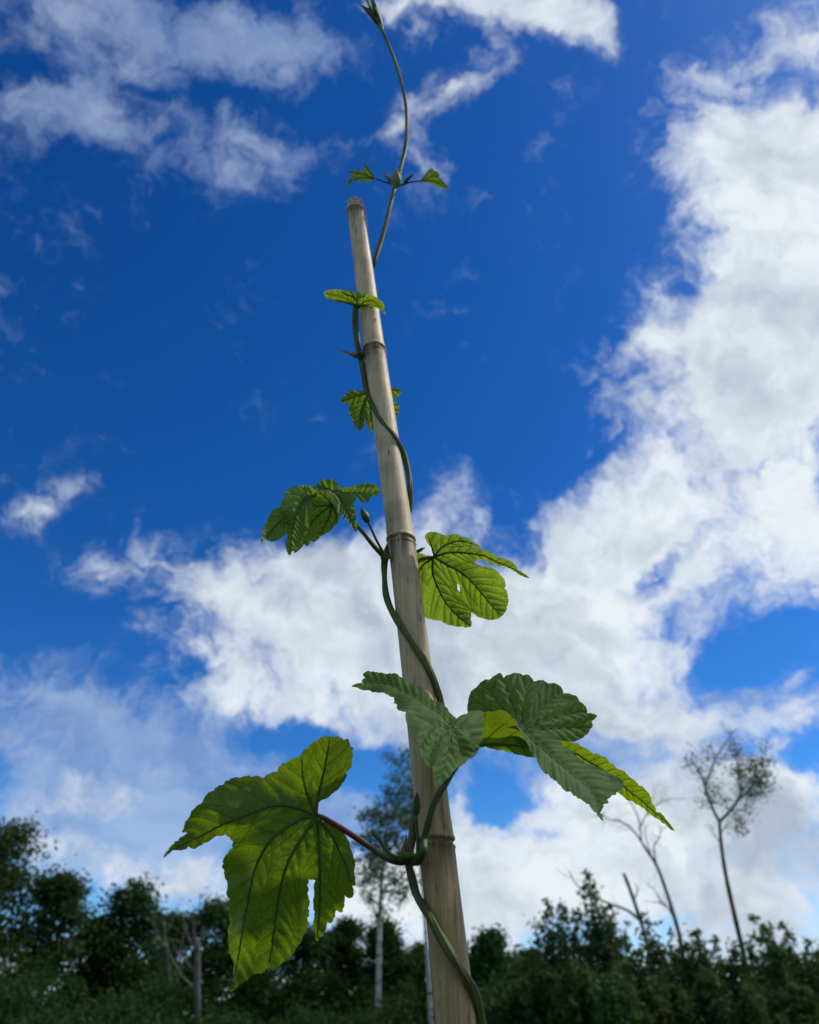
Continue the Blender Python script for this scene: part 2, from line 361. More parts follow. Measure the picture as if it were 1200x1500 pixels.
g = mesh_obj('ground', np.stack([GX, GY, GZ], -1).reshape(-1, 3), GF, mat_ground()); g['kind'] = 'structure'

# ------------------------------------------------------------------ bamboo pole
cx_y = np.array([305, 350, 400, 500, 700, 790, 906, 950, 1150, 1228, 1414, 1500.])
cx_x = np.array([519.5, 526.5, 533.5, 549, 575, 586, 600, 606, 631, 641, 660, 668.])
PC = np.polyfit((cx_y - 900) / 600, cx_x, 3)
pole_x = lambda y: np.polyval(PC, (np.asarray(y, float) - 900) / 600)
A0 = P(668, 1500, .41); B0 = P(519.5, 305, .78)
def pole_depth(y):
    # depth at which the sight line of row y meets the (nearly plumb) plane of the cane
    y = np.asarray(y, float); v = (750 - y) / 1200
    dA = (A0 - CAM) @ FW, (A0 - CAM) @ UP; dB = (B0 - CAM) @ FW, (B0 - CAM) @ UP
    # point (f,u) on line A->B with u = v f
    df, du = dB[0] - dA[0], dB[1] - dA[1]
    t = (v * dA[0] - dA[1]) / (du - v * df)
    return dA[0] + t * df
R_y = np.array([305, 350, 500, 700, 950, 1228, 1500.]); R_w = np.array([26, 26.5, 31.5, 37, 44, 52, 60.])
pole_R = lambda y: np.interp(y, R_y, R_w * pole_depth(R_y) / 2400)
def pole_pt(y): return P(pole_x(y), y, pole_depth(y))
# centre line by height, continued down into the soil
ys = np.linspace(1500, 300, 121); cl = pole_pt(ys); rr = pole_R(ys)
zc = cl[:, 2]
KINK = None
def axis_at(z):
    z = np.asarray(z, float)
    lo = z < zc[0]; k = (cl[12] - cl[0]) / (zc[12] - zc[0])
    kz = KINK(z) if KINK else 0
    x = kz + np.where(lo, cl[0, 0] + k[0] * (z - zc[0]), np.interp(z, zc, cl[:, 0])); y = np.where(lo, cl[0, 1] + k[1] * (z - zc[0]), np.interp(z, zc, cl[:, 1]))
    return np.stack([x, y, z], -1)
def rad_at(z): return np.where(z < zc[0], rr[0] + (zc[0] - z) * .0022, np.interp(z, zc, rr))
node_rows = [1234, 794, 515, 312]
node_z = [float(pole_pt(y)[2]) for y in node_rows]
low = node_z[0]; lower_nodes = []
while low > .3: low -= .205; lower_nodes.append(low)
all_nodes = sorted(lower_nodes + node_z)
KINK = lambda z: np.interp(z, all_nodes, [(-1) ** i * .0006 for i in range(len(all_nodes))])
pole = thing('bamboo_pole', 'weathered bamboo cane standing upright with the hop shoot wound around it', 'pole', axis_at(np.array(-.1)))
SIDES = 48
def lathe(zs, rs, name, jig=0.0):
    th = np.arange(SIDES) * 2 * math.pi / SIDES; V = []; wear = []; hh = []
    tilt = random.uniform(-.04, .04)
    for z, r in zip(zs, rs):
        c = axis_at(np.array(z))
        j = 1 + jig * np.sin(3 * th + z * 90) + .006 * np.sin(2 * th + z * 6)
        V.append(np.stack([c[0] + r * j * np.cos(th), c[1] + r * j * np.sin(th), np.full(SIDES, z) + tilt * r * np.cos(th + 1)], -1))
        dn = [z - nz_ for nz_ in all_nodes]
        a = max([math.exp(-((d) / (.014 if d < 0 else .0014)) ** 2) * (.95 if d < 0 else 1.0) for d in dn])
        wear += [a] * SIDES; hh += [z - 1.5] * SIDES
    V = np.vstack(V); n = len(zs); F = []
    for i in range(n - 1):
        for j in range(SIDES):
            k = (j + 1) % SIDES; F.append((i * SIDES + j, i * SIDES + k, (i + 1) * SIDES + k, (i + 1) * SIDES + j))
    return V, F, dict(node_wear=wear, height=hh)
bounds = [-.1] + all_nodes
NG = .0042
for i in range(len(bounds) - 1):
    z0 = bounds[i] + (NG if i else 0); z1 = bounds[i + 1] - NG
    zs = np.linspace(z0, z1, 40); t_ = (zs - z0) / (z1 - z0); r = rad_at(zs)
    flare = 1 + .045 * np.exp(-((zs - z0) / .007) ** 2) + .03 * np.exp(-((z1 - zs) / .010) ** 2)
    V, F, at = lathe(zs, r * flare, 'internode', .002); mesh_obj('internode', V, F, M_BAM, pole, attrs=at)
for zn in all_nodes:
    r = float(rad_at(np.array(zn)))
    off = np.array([-NG, -.0034, -.0026, -.0021, -.0014, -.0006, .0002, .0008, .0014, .0020, .0026, .0033, NG])
    prof = np.array([1.035, 1.05, 1.085, 1.07, 1.0, .965, .965, 1.04, 1.10, 1.11, 1.10, 1.07, 1.045])
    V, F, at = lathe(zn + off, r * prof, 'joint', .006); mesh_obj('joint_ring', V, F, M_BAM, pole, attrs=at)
# cut stub above the last joint, hollow
zt = all_nodes[-1]; r = float(rad_at(np.array(zt)))
zs = zt + np.array([NG, .006, .009, .0125, .0137, .0137, .012, .006]); rs_ = r * np.array([1.045, 1.0, .97, .97, .965, .74, .72, .72])
M_STUB = mat_stem('peeled_cane_end', (.22, .15, .11), (.42, .33, .28), 200, .5)
zs = zs; V, F, at = lathe(zs, rs_, 'stub', .012)
V[4 * SIDES:6 * SIDES, 2] += np.tile(.0007 * np.sin(np.arange(SIDES) * .9) * np.sin(np.arange(SIDES) * .37 + 1), 2); F.append(tuple(range(7 * SIDES, 8 * SIDES))[::-1])
mesh_obj('cut_end', V, F, M_STUB, pole, attrs=at)

# ------------------------------------------------------------------ hop vine: stem
vine = thing('hop_vine', 'green hop shoot with lobed leaves twining up around the bamboo cane', 'climbing plant', axis_at(np.array(0.0)) + np.array([.03, 0, 0]))
def bine_pt(px, py, mode, rb):
    """mode f: in front of the cane, b: behind, number: that many metres off the cane's plane"""
    d0 = float(pole_depth(py)); R = float(pole_R(py)) + rb
    s = (px - float(pole_x(py))) * d0 / 1200
    if mode in 'fb':
        q = math.sqrt(max(R * R - min(abs(s), R) ** 2, 0)); dd = -q if mode == 'f' else q
    else: dd = 0
    return P(px, py, d0 + dd)
BINE = [(712, 1600, 'f', 2.5), (712, 1530, 'f', 2.5), (705, 1492, 'f', 2.5), (696, 1455, 'f', 2.5), (673, 1417, 'f', 2.5), (645, 1372, 'f', 2.45), (630, 1344, 'f', 2.4), (611, 1312, 'f', 2.35), (603, 1284, 'f', 2.3), (598, 1258, 'f', 2.5),
        (603, 1232, 'b', 2.5), (608, 1200, 'b', 2.4), (622, 1140, 'b', 2.3), (640, 1090, 'b', 2.3), (650, 1058, 'b', 2.3), (647, 1035, 'f', 2.3), (638, 1002, 'f', 2.3), (624, 972, 'f', 2.3), (602, 939, 'f', 2.25), (580, 906, 'f', 2.2),
        (567, 877, 'f', 2.2), (563.5, 848, 'f', 2.1), (564, 818, 'b', 2.4), (572, 795, 'b', 2.1), (586, 770, 'b', 2.1), (599, 748, 'b', 2.1), (601, 722, 'f', 2.1), (599, 695, 'f', 2.1), (592, 667, 'f', 2.1), (580, 642, 'f', 2.1),
        (562, 620, 'f', 2.1), (547, 597, 'f', 2.1), (537, 572, 'f', 2.1), (532, 545, 'f', 2.0), (527, 520, 'f', 2.3), (521, 492, '0', 1.9), (519, 465, '0', 1.9), (521, 445, 'b', 1.9),
        (531, 420, 'b', 1.9), (545, 395, 'b', 1.9), (551, 375, '0', 2.1), (565, 330, '0', 2.1), (577, 280, '0', 2.15), (582, 262, '0', 2.3), (588, 243, '0', 2.05), (594, 215, '0', 2.0), (596, 187, '0', 1.95), (595, 155, '0', 1.9),
        (587, 117, '0', 1.85), (575, 80, '0', 1.8), (560, 45, '0', 1.8), (542, 10, '0', 1.4), (530, -22, '0', 1.2), (522, -50, '0', 1.0), (518, -72, '0', .6)]
bp = [bine_pt(a, b, c, r / 1000) for a, b, c, r in BINE]; br = [r / 1000 for *_, r in BINE]
# below the frame the stem goes on winding down to the soil
first = []
z = bp[0][2]; c0 = axis_at(np.array(z)); ang0 = math.atan2(bp[0][1] - c0[1], bp[0][0] - c0[0]); k = 0
while z > .0:
    z -= .03; k += 1; a = ang0 + k * .75 * -1 * -1; c = axis_at(np.array(z)); R = float(rad_at(np.array(z))) + .0025
    first.append((c + np.array([R * math.cos(a), R * math.sin(a), 0])))
bp = first[::-1] + bp; br = [.0026] * len(first) + br
S = spline(np.c_[np.array(bp), np.array(br) * np.linspace(.78, .95, len(br))], 9)
rn = 1 + .05 * np.sin(np.arange(len(S)) * .45)
V, F = tube(S[:, :3], S[:, 3] * rn, sides=24, ridge=.12, nridge=6, twist=.05)

def bristles(mb, pts, rad, n, ln=.0007):
    for _ in range(n):
        i = random.randrange(1, len(pts) - 1); T = pts[i + 1] - pts[i - 1]; T /= np.linalg.norm(T)
        a = rng.normal(size=3); a -= T * np.dot(a, T); a /= np.linalg.norm(a)
        b = np.cross(T, a); p = pts[i] + a * rad[i] * .95; w_ = .00014
        mb.add([p + b * w_, p - b * w_ * .5 + T * w_, p - b * w_ * .5 - T * w_, p + a * ln - T * ln * .5], [(0, 1, 3), (1, 2, 3), (2, 0, 3)])
mbs = MB(); mbs.add(V, F); bristles(mbs, S[:, :3], S[:, 3] * rn, 1500, .0006); mbs.build('stem', M_BINE, vine)
def stalk(name, pts, r0, r1, mat, parent, hairs=0):
    """pts: px,py,depth"""
    w3 = P(np.array([p[0] for p in pts]), np.array([p[1] for p in pts]), np.array([p[2] for p in pts]))
    s = spline(w3, 8); rad = np.linspace(r0, r1, len(s)); rad[:3] *= np.array([1.35, 1.2, 1.08])
    mb = MB(); mb.tube(s, rad, sides=12, ridge=.06, nridge=3, twist=.03)
    if hairs: bristles(mb, s, rad, hairs)
    return mb.build(name, mat, parent)

# ------------------------------------------------------------------ leaves
def tps(ctrl):
    c = np.asarray(ctrl, float); X = c[:, :2] / 100; n = len(c)
    def phi(r): return np.where(r > 1e-9, r * r * np.log(np.maximum(r, 1e-9)), 0)
    K = phi(np.linalg.norm(X[:, None] - X[None], axis=2)) + np.eye(n) * .02
    Q = np.c_[np.ones(n), X]; A = np.block([[K, Q], [Q.T, np.zeros((3, 3))]])
    s = np.linalg.solve(A, np.r_[c[:, 2], 0, 0, 0])
    def f(p):
        p = np.asarray(p, float) / 100
        return phi(np.linalg.norm(p[:, None] - X[None], axis=2)) @ s[:n] + s[n] + p @ s[n + 1:]
    return f
def inside(poly, pts):
    x, y = pts[:, 0], pts[:, 1]; r = np.zeros(len(pts), bool); n = len(poly)
    for i in range(n):
        x1, y1 = poly[i]; x2, y2 = poly[(i + 1) % n]
        if y1 == y2: continue
        c = ((y1 > y) != (y2 > y)) & (x < (x2 - x1) * (y - y1) / (y2 - y1) + x1); r ^= c
    return r
def seg_dist(pts, segs):
    if len(segs) == 0: return np.full(len(pts), 99.)
    out = np.full(len(pts), 1e9)
    a = segs[:, :2]; b = segs[:, 2:]; ab = b - a; L = (ab ** 2).sum(1) + 1e-9
    for s in range(0, len(pts), 3000):
        p = pts[s:s + 3000]; t = np.clip(((p[:, None] - a) * ab).sum(2) / L, 0, 1)
        d = np.linalg.norm(p[:, None] - (a + t[..., None] * ab), axis=2); out[s:s + 3000] = d.min(1)
    return out
def segs_of(pl): pl = np.asarray(pl); return np.c_[pl[:-1], pl[1:]]

def arcs(poly, step, bulge):
    """edges between traced points swell outward a little, as between the teeth of a hop leaf"""
    poly = np.asarray(poly, float); area = .5 * np.sum(poly[:, 0] * np.roll(poly[:, 1], -1) - np.roll(poly[:, 0], -1) * poly[:, 1])
    sg = 1 if area > 0 else -1; out = []
    for i in range(len(poly)):
        a = poly[i]; b = poly[(i + 1) % len(poly)]; d = b - a; L = np.linalg.norm(d)
        n = max(1, int(round(L / step))); nr = np.array([d[1], -d[0]]) / (L + 1e-9) * sg
        for k in range(n):
            t = k / n; out.append(a + d * t + nr * bulge * min(L, 14) * math.sin(math.pi * t) ** .8)
    return np.array(out)
def fine_teeth(poly, sp, amp, skip):
    """small irregular saw teeth added along the outline, none near the points of skip=(x,y,r)"""
    P_ = resample(np.vstack([poly, poly[:1]]), 1.2)[:-1]; n = len(P_)
    area = .5 * np.sum(P_[:, 0] * np.roll(P_[:, 1], -1) - np.roll(P_[:, 0], -1) * P_[:, 1]); sg = 1 if area > 0 else -1
    T = np.roll(P_, -2, 0) - np.roll(P_, 2, 0); T /= np.linalg.norm(T, axis=1)[:, None] + 1e-9
    N = np.stack([T[:, 1], -T[:, 0]], 1) * sg; ph = 0; out = P_.copy(); cur = sp * random.uniform(.7, 1.3); am = amp
    for i in range(n):
        ph += 1.2
        if ph > cur: ph = 0; cur = sp * random.uniform(.65, 1.4); am = amp * random.uniform(.5, 1.2)
        f = ph / cur; k = 1.0
        for (x, y, r_) in skip: k = min(k, max(0, (math.hypot(P_[i, 0] - x, P_[i, 1] - y) - r_) / 8))
        out[i] += N[i] * am * min(k, 1) * (f ** 1.3 - .35 if f < .92 else .2)
    return out

def secondaries(mains, poly, sp, maxlen, ang=48):
    out = []; allseg = [segs_of(resample(m, 4)) for m in mains]
    for mi, m in enumerate(mains):
        m = resample(m, 2.0); L = len(m)
        oth = np.vstack([s for j, s in enumerate(allseg) if j != mi]) if len(mains) > 1 else np.zeros((0, 4))
        i = int(sp * .5 / 2)
        side = 1
        while i < L - 3:
            T = m[min(i + 2, L - 1)] - m[max(i - 2, 0)]; T = T / (np.linalg.norm(T) + 1e-9)
            for sdn in (1, -1):
                a = math.radians(ang * random.uniform(.88, 1.12)) * sdn
                p = m[min(L - 1, i + (int(sp * .2) if sdn > 0 else 0))].copy(); d = np.array([T[0] * math.cos(a) - T[1] * math.sin(a), T[0] * math.sin(a) + T[1] * math.cos(a)])
                pl = [p.copy()]; run = 0
                lim = maxlen * (.35 + .75 * math.sin(math.pi * min(1, (i / L) * .75 + .2)))
                while run < lim:
                    d = d + T * .025; d /= np.linalg.norm(d); p = p + d * 2.5; run += 2.5
                    if not inside(poly, p[None])[0]: break
                    if run > 6 and len(oth) and seg_dist(p[None], oth)[0] < max(1.5, .9 * seg_dist(p[None], allseg[mi])[0]): break
                    pl.append(p.copy())
                if len(pl) > 3: out.append(np.array(pl))
            i += int(max(2, sp * random.uniform(.8, 1.2) / 2))
    return out

def leaf_patch(outline, ctrl, mains, top, grid=2.0, sp=16, maxlen=80, puff=.0005, holes=(), teeth=(7, 1.3), skip=(), vr=.0006, bulge=.10, wave=.0006, sr=.28, sv=.8):
    poly = arcs(outline, 2.0, bulge)
    if teeth: poly = fine_teeth(poly, teeth[0], teeth[1], skip)
    poly = resample(np.vstack([poly, poly[:1]]), 1.6)[:-1]
    f = tps(ctrl)
    mains = [spline(np.array(m, float), 6) for m in mains]
    secs = secondaries(mains, poly, sp, maxlen) if mains else []
    lo, hi = poly.min(0), poly.max(0)
    gx_, gy_ = np.meshgrid(np.arange(lo[0], hi[0], grid), np.arange(lo[1], hi[1], grid))
    gx_ = gx_ + (np.arange(gx_.shape[0]) % 2)[:, None] * grid / 2
    gp = np.stack([gx_.ravel(), gy_.ravel()], 1)
    bs = np.c_[poly, np.roll(poly, -1, 0)]
    gp = gp[inside(poly, gp)]; gp = gp[seg_dist(gp, bs) > grid * .5]
    loops = [poly]
    for h in holes:
        h = arcs(h, 1.5, 0); loops.append(h); gp = gp[~inside(h, gp)]; gp = gp[seg_dist(gp, np.c_[h, np.roll(h, -1, 0)]) > grid * .4]
    pts = [] ; edges = []
    for lp in loops:
        b = len(pts); pts += [tuple(p) for p in lp]; edges += [(b + i, b + (i + 1) % len(lp)) for i in range(len(lp))]
    pts += [tuple(p) for p in gp]
    r = delaunay_2d_cdt([Vector(p) for p in pts], edges, [], 0, 1e-4)
    V2 = np.array([tuple(v) for v in r[0]]); T3 = np.array([t for t in r[2] if len(t) == 3])
    cen = V2[T3].mean(1); ok = inside(poly, cen)
    for h in loops[1:]: ok &= ~inside(h, cen)
    T3 = T3[ok]
    used = np.unique(T3); mp_ = -np.ones(len(V2), int); mp_[used] = np.arange(len(used)); V2 = V2[used]; T3 = mp_[T3]
    def lift(q, extra=0.0):
        q = np.asarray(q, float); return P(q[:, 0], q[:, 1], f(q))
    W = lift(V2)
    fn = np.cross(W[T3[:, 1]] - W[T3[:, 0]], W[T3[:, 2]] - W[T3[:, 0]])
    toc = ((CAM - W[T3].mean(1)) * fn).sum(1); flip = toc < 0
    T3[flip] = T3[flip][:, ::-1]; fn[flip] *= -1
    vn = np.zeros_like(W)
    for k in range(3): np.add.at(vn, T3[:, k], fn)
    vn /= np.linalg.norm(vn, axis=1)[:, None] + 1e-12
    tdir = vn if top else -vn
    ms = np.vstack([segs_of(resample(m, 3)) for m in mains]) if mains else np.zeros((0, 4))
    ss = np.vstack([segs_of(s) for s in secs]) if secs else np.zeros((0, 4))
    dm = seg_dist(V2, ms); ds = seg_dist(V2, ss); 
    h = puff * 1.6 * (1 - np.exp(-(dm / (sp * .45)) ** 2)) + puff * (1 - np.exp(-(ds / (sp * .22)) ** 2))
    db = seg_dist(V2, bs)
    # cross wrinkles between the side veins and a wavy margin
    ph = V2[:, 0] * .55 + V2[:, 1] * .33
    h += puff * .12 * np.sin(V2[:, 0] * .9 + 2 * np.sin(V2[:, 1] * .11)) * np.sin(V2[:, 1] * .83 + 2 * np.sin(V2[:, 0] * .13)) * np.clip(ds / 4, 0, 1)
    h += wave * np.sin(V2[:, 0] * .13 + V2[:, 1] * .09) * np.exp(-db / 14)
    W2 = W + tdir * h[:, None]
    vein = np.maximum(np.exp(-(dm / 1.6) ** 2), sv * np.exp(-(ds / 1.15) ** 2))
    if not top: T3 = T3[:, ::-1]
    # vein ridges on the underside
    vm = MB()
    def ridge(pl, r0, r1):
        q = resample(pl, 3.0); q = q[inside(poly, q)]
        if len(q) < 3: return
        base = lift(q)
        # nearest surface normal
        idx_ = [int(np.argmin(((V2 - p) ** 2).sum(1))) for p in q]
        pos = base + tdir[idx_] * (h[idx_] - .00012)[:, None]
        vm.tube(pos, np.linspace(r0, r1, len(q)), sides=6)
    for m in mains: ridge(m, vr, vr * .3)
    for s in secs: ridge(s, vr * sr, vr * sr * .35)
    return W2, T3, vein, vm
def build_leaf(patches, mat, label=None):
    V = []; F = []; A = []; n = 0; vm = MB()
    for pt in patches:
        W, T, ve, v_ = leaf_patch(**pt); V.append(W); F.append(T + n); A.append(ve); n += len(W)
        if v_.n: vm.add(np.vstack(v_.V), v_.F)
    o = mesh_obj('leaf', np.vstack(V), np.vstack(F), mat, vine, attrs=dict(vein=np.concatenate(A)))
    if label: o['label'] = label
    if vm.n: vm.build('veins', M_VEIN, o)
    return o

# --- large lower-left leaf
A_OUT = [(462, 1192), (462.6, 1176), (470.7, 1172), (487.7, 1162), (501.8, 1148), (508, 1134), (507, 1131), (516, 1119.6), (514.5, 1114), (518, 1107), (516, 1101), (519.5, 1098), (514, 1097), (511, 1086), (504.7, 1087.7), (501.8, 1082), (484.8, 1080.6), (477.7, 1081), (465, 1087.7), (448, 1099), (439.5, 1109), (419.7, 1117.5), (408.3, 1124.5), (405.5, 1131), (384, 1141), (368.8, 1138), (353, 1139.4), (334.8, 1143), (327.7, 1148.6), (313.6, 1157.8), (300.8, 1167.7), (298, 1175.5), (279.6, 1191.8), (278.9, 1196), (271, 1216), (271, 1222), (274, 1220), (279, 1223), (265.4, 1233), (255.5, 1237), (248.4, 1245.7), (240, 1257.7), (258.3, 1245.7), (267, 1247), (276.7, 1240.7), (279.6, 1243), (291, 1238), (292.3, 1240), (299.4, 1235), (303.7, 1235.7), (315, 1230.8), (327.7, 1227), (336, 1228), (341.9, 1233), (341, 1242.8), (333.4, 1251), (329, 1255.6), (327, 1265), (325.9, 1280.7), (329.7, 1299.8), (336.4, 1317), (333.5, 1332.4), (330.7, 1357), (331.6, 1374.6), (336.4, 1382), (336.4, 1401), (341, 1413), (345, 1434), (345, 1441.7), (336.4, 1453), (350.8, 1442.6), (372.8, 1430), (380.5, 1430), (392, 1420.6), (396, 1419), (399.7, 1422.5), (415, 1408), (422.7, 1403), (434, 1390), (443.8, 1372.7), (449.5, 1357), (450.5, 1346), (452.4, 1334), (450.5, 1317), (449.5, 1299.8), (451.4, 1289), (459, 1289), (462.5, 1294), (460.6, 1313), (461, 1336), (463, 1372.7), (464.8, 1382), (468.7, 1372.7), (478, 1363), (479, 1352.6), (485, 1355.4), (492.6, 1337), (500, 1339), (507, 1317), (516.6, 1318), (518.5, 1300.8), (522, 1300), (520.4, 1278.8), (521.4, 1275), (516.6, 1253.8), (516, 1247), (507.5, 1225.8), (501.8, 1218.7), (487.7, 1209.5), (472, 1204.6), (466.4, 1201.7)]
A_CT = [(463, 1196, 0.432), (480, 1085, 0.426), (515, 1100, 0.432), (440, 1112, 0.43), (384, 1143, 0.434), (330, 1147, 0.43), (273, 1215, 0.418), (240, 1257, 0.404), (400, 1181, 0.428), (340, 1200, 0.42), (341, 1238, 0.426), (326, 1280, 0.438), (336, 1317, 0.44), (331, 1370, 0.442), (340, 1450, 0.43), (367, 1300, 0.424), (378, 1262, 0.423), (410, 1310, 0.431), (355, 1370, 0.427), (450, 1320, 0.44), (400, 1400, 0.438), (447, 1360, 0.441), (465, 1380, 0.442), (469, 1290, 0.432), (520, 1290, 0.444), (500, 1235, 0.438), (500, 1330, 0.444)]
A_V = [[(463, 1195), (466, 1170), (476, 1125), (483, 1084)], [(462, 1193), (450, 1162), (444, 1140), (441, 1114)], [(462, 1194), (433, 1183), (400, 1180), (363, 1193), (320, 1211), (280, 1232), (243, 1255)],
       [(463, 1196), (440, 1200), (400, 1228), (378, 1262), (366, 1302), (354, 1370), (340, 1448)], [(464, 1197), (445, 1224), (421, 1266), (408, 1320), (396, 1412)], [(465, 1198), (468, 1240), (469, 1290), (468, 1330), (465, 1376)], [(466, 1199), (485, 1222), (502, 1255), (515, 1294)]]
leafA = build_leaf([dict(outline=A_OUT, ctrl=A_CT, mains=A_V, top=False, grid=1.9, sp=24, maxlen=110, puff=.0007, teeth=(8, 1.5), bulge=.16, skip=[(463, 1185, 26), (341, 1240, 18), (455, 1290, 16), (465, 1380, 6), (340, 1450, 10), (242, 1256, 12)], vr=.0009, wave=.0014, sr=.17, sv=.3)], M_BIG, 'large dark green hop leaf hanging lower left of the cane, underside facing')
NODE1 = (598, 1256)
dn1 = float(pole_depth(1256))
stalk('leaf_stalk', [(599, 1257, dn1 - .002), (586, 1263, dn1 - .006), (566, 1256, dn1 - .012), (540, 1239, .445), (505, 1216, .438), (478, 1200, .434), (462, 1194, .4325)], .0021, .0013, M_PET, leafA, 160)

# --- upper-left leaf C
dC = float(pole_depth(760)) - .02
C1 = dict(outline=[(412, 747), (400, 748), (393, 758), (389, 768), (382, 780), (380.8, 800), (384.5, 790), (395, 796), (407, 792), (417.5, 783), (423, 775), (424, 765), (420, 752)],
          ctrl=[(412, 747, dC), (390, 768, dC - .012), (381, 798, dC - .025), (407, 790, dC - .014), (421, 770, dC - .004)], mains=[[(418, 756), (404, 770), (392, 784), (382, 797)]], top=True, grid=1.4, sp=8, maxlen=26, puff=.0011, teeth=(5, .9), vr=.0004)
C2 = dict(outline=[(462, 716), (443, 716), (428, 720), (415, 730), (418, 733), (412, 745), (412, 757), (418, 768), (423, 775), (421.7, 790), (419, 803), (425, 817), (428, 810), (431.7, 809.5), (437, 806), (445, 792), (453, 768), (456, 742), (464, 724)],
          ctrl=[(462, 716, dC + .012), (430, 719, dC + .010), (412, 745, dC - .002), (422, 775, dC - .008), (425, 815, dC - .018), (440, 790, dC - .012), (455, 745, dC + .002), (435, 750, dC - .004)], mains=[[(466, 728), (450, 727), (437, 745), (430, 775), (425, 812)]], top=True, grid=1.5, sp=9, maxlen=34, puff=.0014, teeth=(5, .9), vr=.0004)
C3 = dict(outline=[(452, 740), (463, 720), (478, 715), (492, 728), (500, 745), (496, 765), (490, 771), (485, 777), (478, 781), (470, 785), (461, 794), (455, 791), (451, 800), (446, 796), (439, 805), (432, 810), (436, 790), (444, 766)],
          ctrl=[(452, 740, dC + .008), (463, 720, dC + .008), (490, 726, dC + .010), (499, 748, dC + .014), (485, 777, dC + .014), (461, 794, dC + .006), (434, 808, dC - .006), (444, 766, dC + .004), (472, 750, dC + .011)],
          mains=[[(487, 740), (472, 741), (455, 741)], [(487, 740), (476, 728), (464, 719)], [(487, 740), (470, 752), (452, 772), (436, 802)], [(487, 740), (482, 758), (470, 782)], [(487, 740), (493, 755), (494, 766)]], top=False, grid=1.5, sp=10, maxlen=30, puff=.0005, teeth=(5, .8), vr=.0006)
C4 = dict(outline=[(463, 718), (467, 710), (477, 706.5), (487, 708), (495, 716), (500, 719), (515, 718), (528, 714.5), (545, 713), (557, 719.5), (557, 725), (543, 732), (537, 741), (530, 738), (521, 735), (518, 743), (521.5, 763), (522.5, 782), (513, 770), (508, 767), (500, 756), (496, 757), (494, 748), (488, 736), (478, 726), (469, 721)],
          ctrl=[(465, 714, dC + .004), (482, 707, dC + .006), (500, 719, dC + .006), (530, 715, dC + .008), (557, 722, dC + .004), (537, 740, dC - .004), (521, 735, dC - .002), (522, 780, dC - .026), (500, 756, dC - .012), (510, 745, dC - .006), (490, 735, dC - .002), (472, 721, dC + .000)],
          mains=[[(486, 722), (498, 728), (508, 745), (514, 760), (522, 780)], [(490, 720), (508, 722), (530, 723), (556, 722)], [(488, 722), (480, 716), (470, 714)]], top=True, grid=1.5, sp=8, maxlen=28, puff=.0013, teeth=(5, .9), vr=.0004)
leafC = build_leaf([C1, C2, C3, C4], M_YNG, 'crinkled drooping hop leaf on the left of the cane')
dn2 = float(pole_depth(816))
stalk('leaf_stalk', [(565, 818, dn2 - .004), (548, 800, dn2 - .010), (533, 781, dn2 - .008), (521, 768, dC + .004), (505, 752, dC + .012), (487, 740, dC + .0175)], .0017, .0011, M_PETG, leafC, 40)

# --- right leaf D
dD = float(pole_depth(830)) + .004
D = dict(outline=[(636, 809), (633, 802.5), (624, 794), (622, 785), (628, 781), (643, 782.5), (651.7, 786), (661.7, 784), (676.7, 788), (690, 793), (700, 799), (703, 806), (716.7, 812), (728, 817), (740, 822), (750, 827), (758, 835), (774, 848), (765, 845), (755, 838.5), (746, 834), (735, 831), (726.7, 829), (716.7, 825), (706.7, 822), (698, 822), (695, 825), (698, 829), (706.7, 832), (715, 831.7), (723, 836.7), (730, 845), (738, 856), (738, 863), (742.5, 876.7), (741, 888), (735, 901.7), (721.7, 908), (713, 907.5), (705, 905), (696.7, 903), (693, 900), (690, 898), (689, 906.7), (690, 918), (676.7, 918), (663, 916.7), (651.7, 914), (645, 910), (630, 908), (620, 904), (615, 886), (608, 868), (600, 845), (600, 823), (607, 812), (616.7, 812.5), (623, 815), (634, 815.5)],
         ctrl=[(636, 816, dD), (625, 785, dD - .003), (660, 785, dD - .005), (700, 800, dD - .007), (740, 822, dD - .012), (774, 848, dD - .022), (697, 825, dD - .001), (730, 845, dD + .001), (741, 880, dD + .003), (715, 905, dD + .004), (690, 900, dD + .012), (690, 918, dD + .010), (650, 912, dD + .008), (618, 895, dD + .014), (604, 840, dD + .006), (665, 850, dD + .001), (690, 870, dD + .007), (640, 870, dD + .005)],
         mains=[[(636, 816), (650, 800), (672, 793), (692, 796)], [(636, 816), (656.7, 810), (683, 810), (710, 815.5), (732, 825), (757, 837), (772, 847)], [(636, 816), (653, 826.7), (673, 837), (690, 851), (703, 866), (722, 889), (733, 901)], [(634, 818), (634, 840), (641, 860), (652, 881), (671, 903), (688, 916)], [(633, 818), (617, 831), (611, 850)], [(637, 815), (632, 800), (627, 787)]],
         top=False, grid=1.7, sp=14, maxlen=62, puff=.0009, holes=[[(671, 857), (674, 859), (675.5, 865), (674, 869), (671, 865)], [(690, 799.5), (694, 800), (697, 803), (692, 802.5)]], teeth=(6, 1.0), skip=[(636, 812, 20), (697, 825, 9), (690, 900, 6), (672, 862, 10), (693, 801, 8)], vr=.0008)
leafD = build_leaf([D], M_YNG, 'bright green hop leaf with a small hole right of the cane')
stalk('leaf_stalk', [(570, 815, float(pole_depth(815)) + .015), (590, 818, float(pole_depth(818)) + .019), (607, 820, float(pole_depth(820)) + .014), (622, 818, dD + .002), (636, 816, dD - .0012)], .0014, .0010, M_PET, leafD, 60)

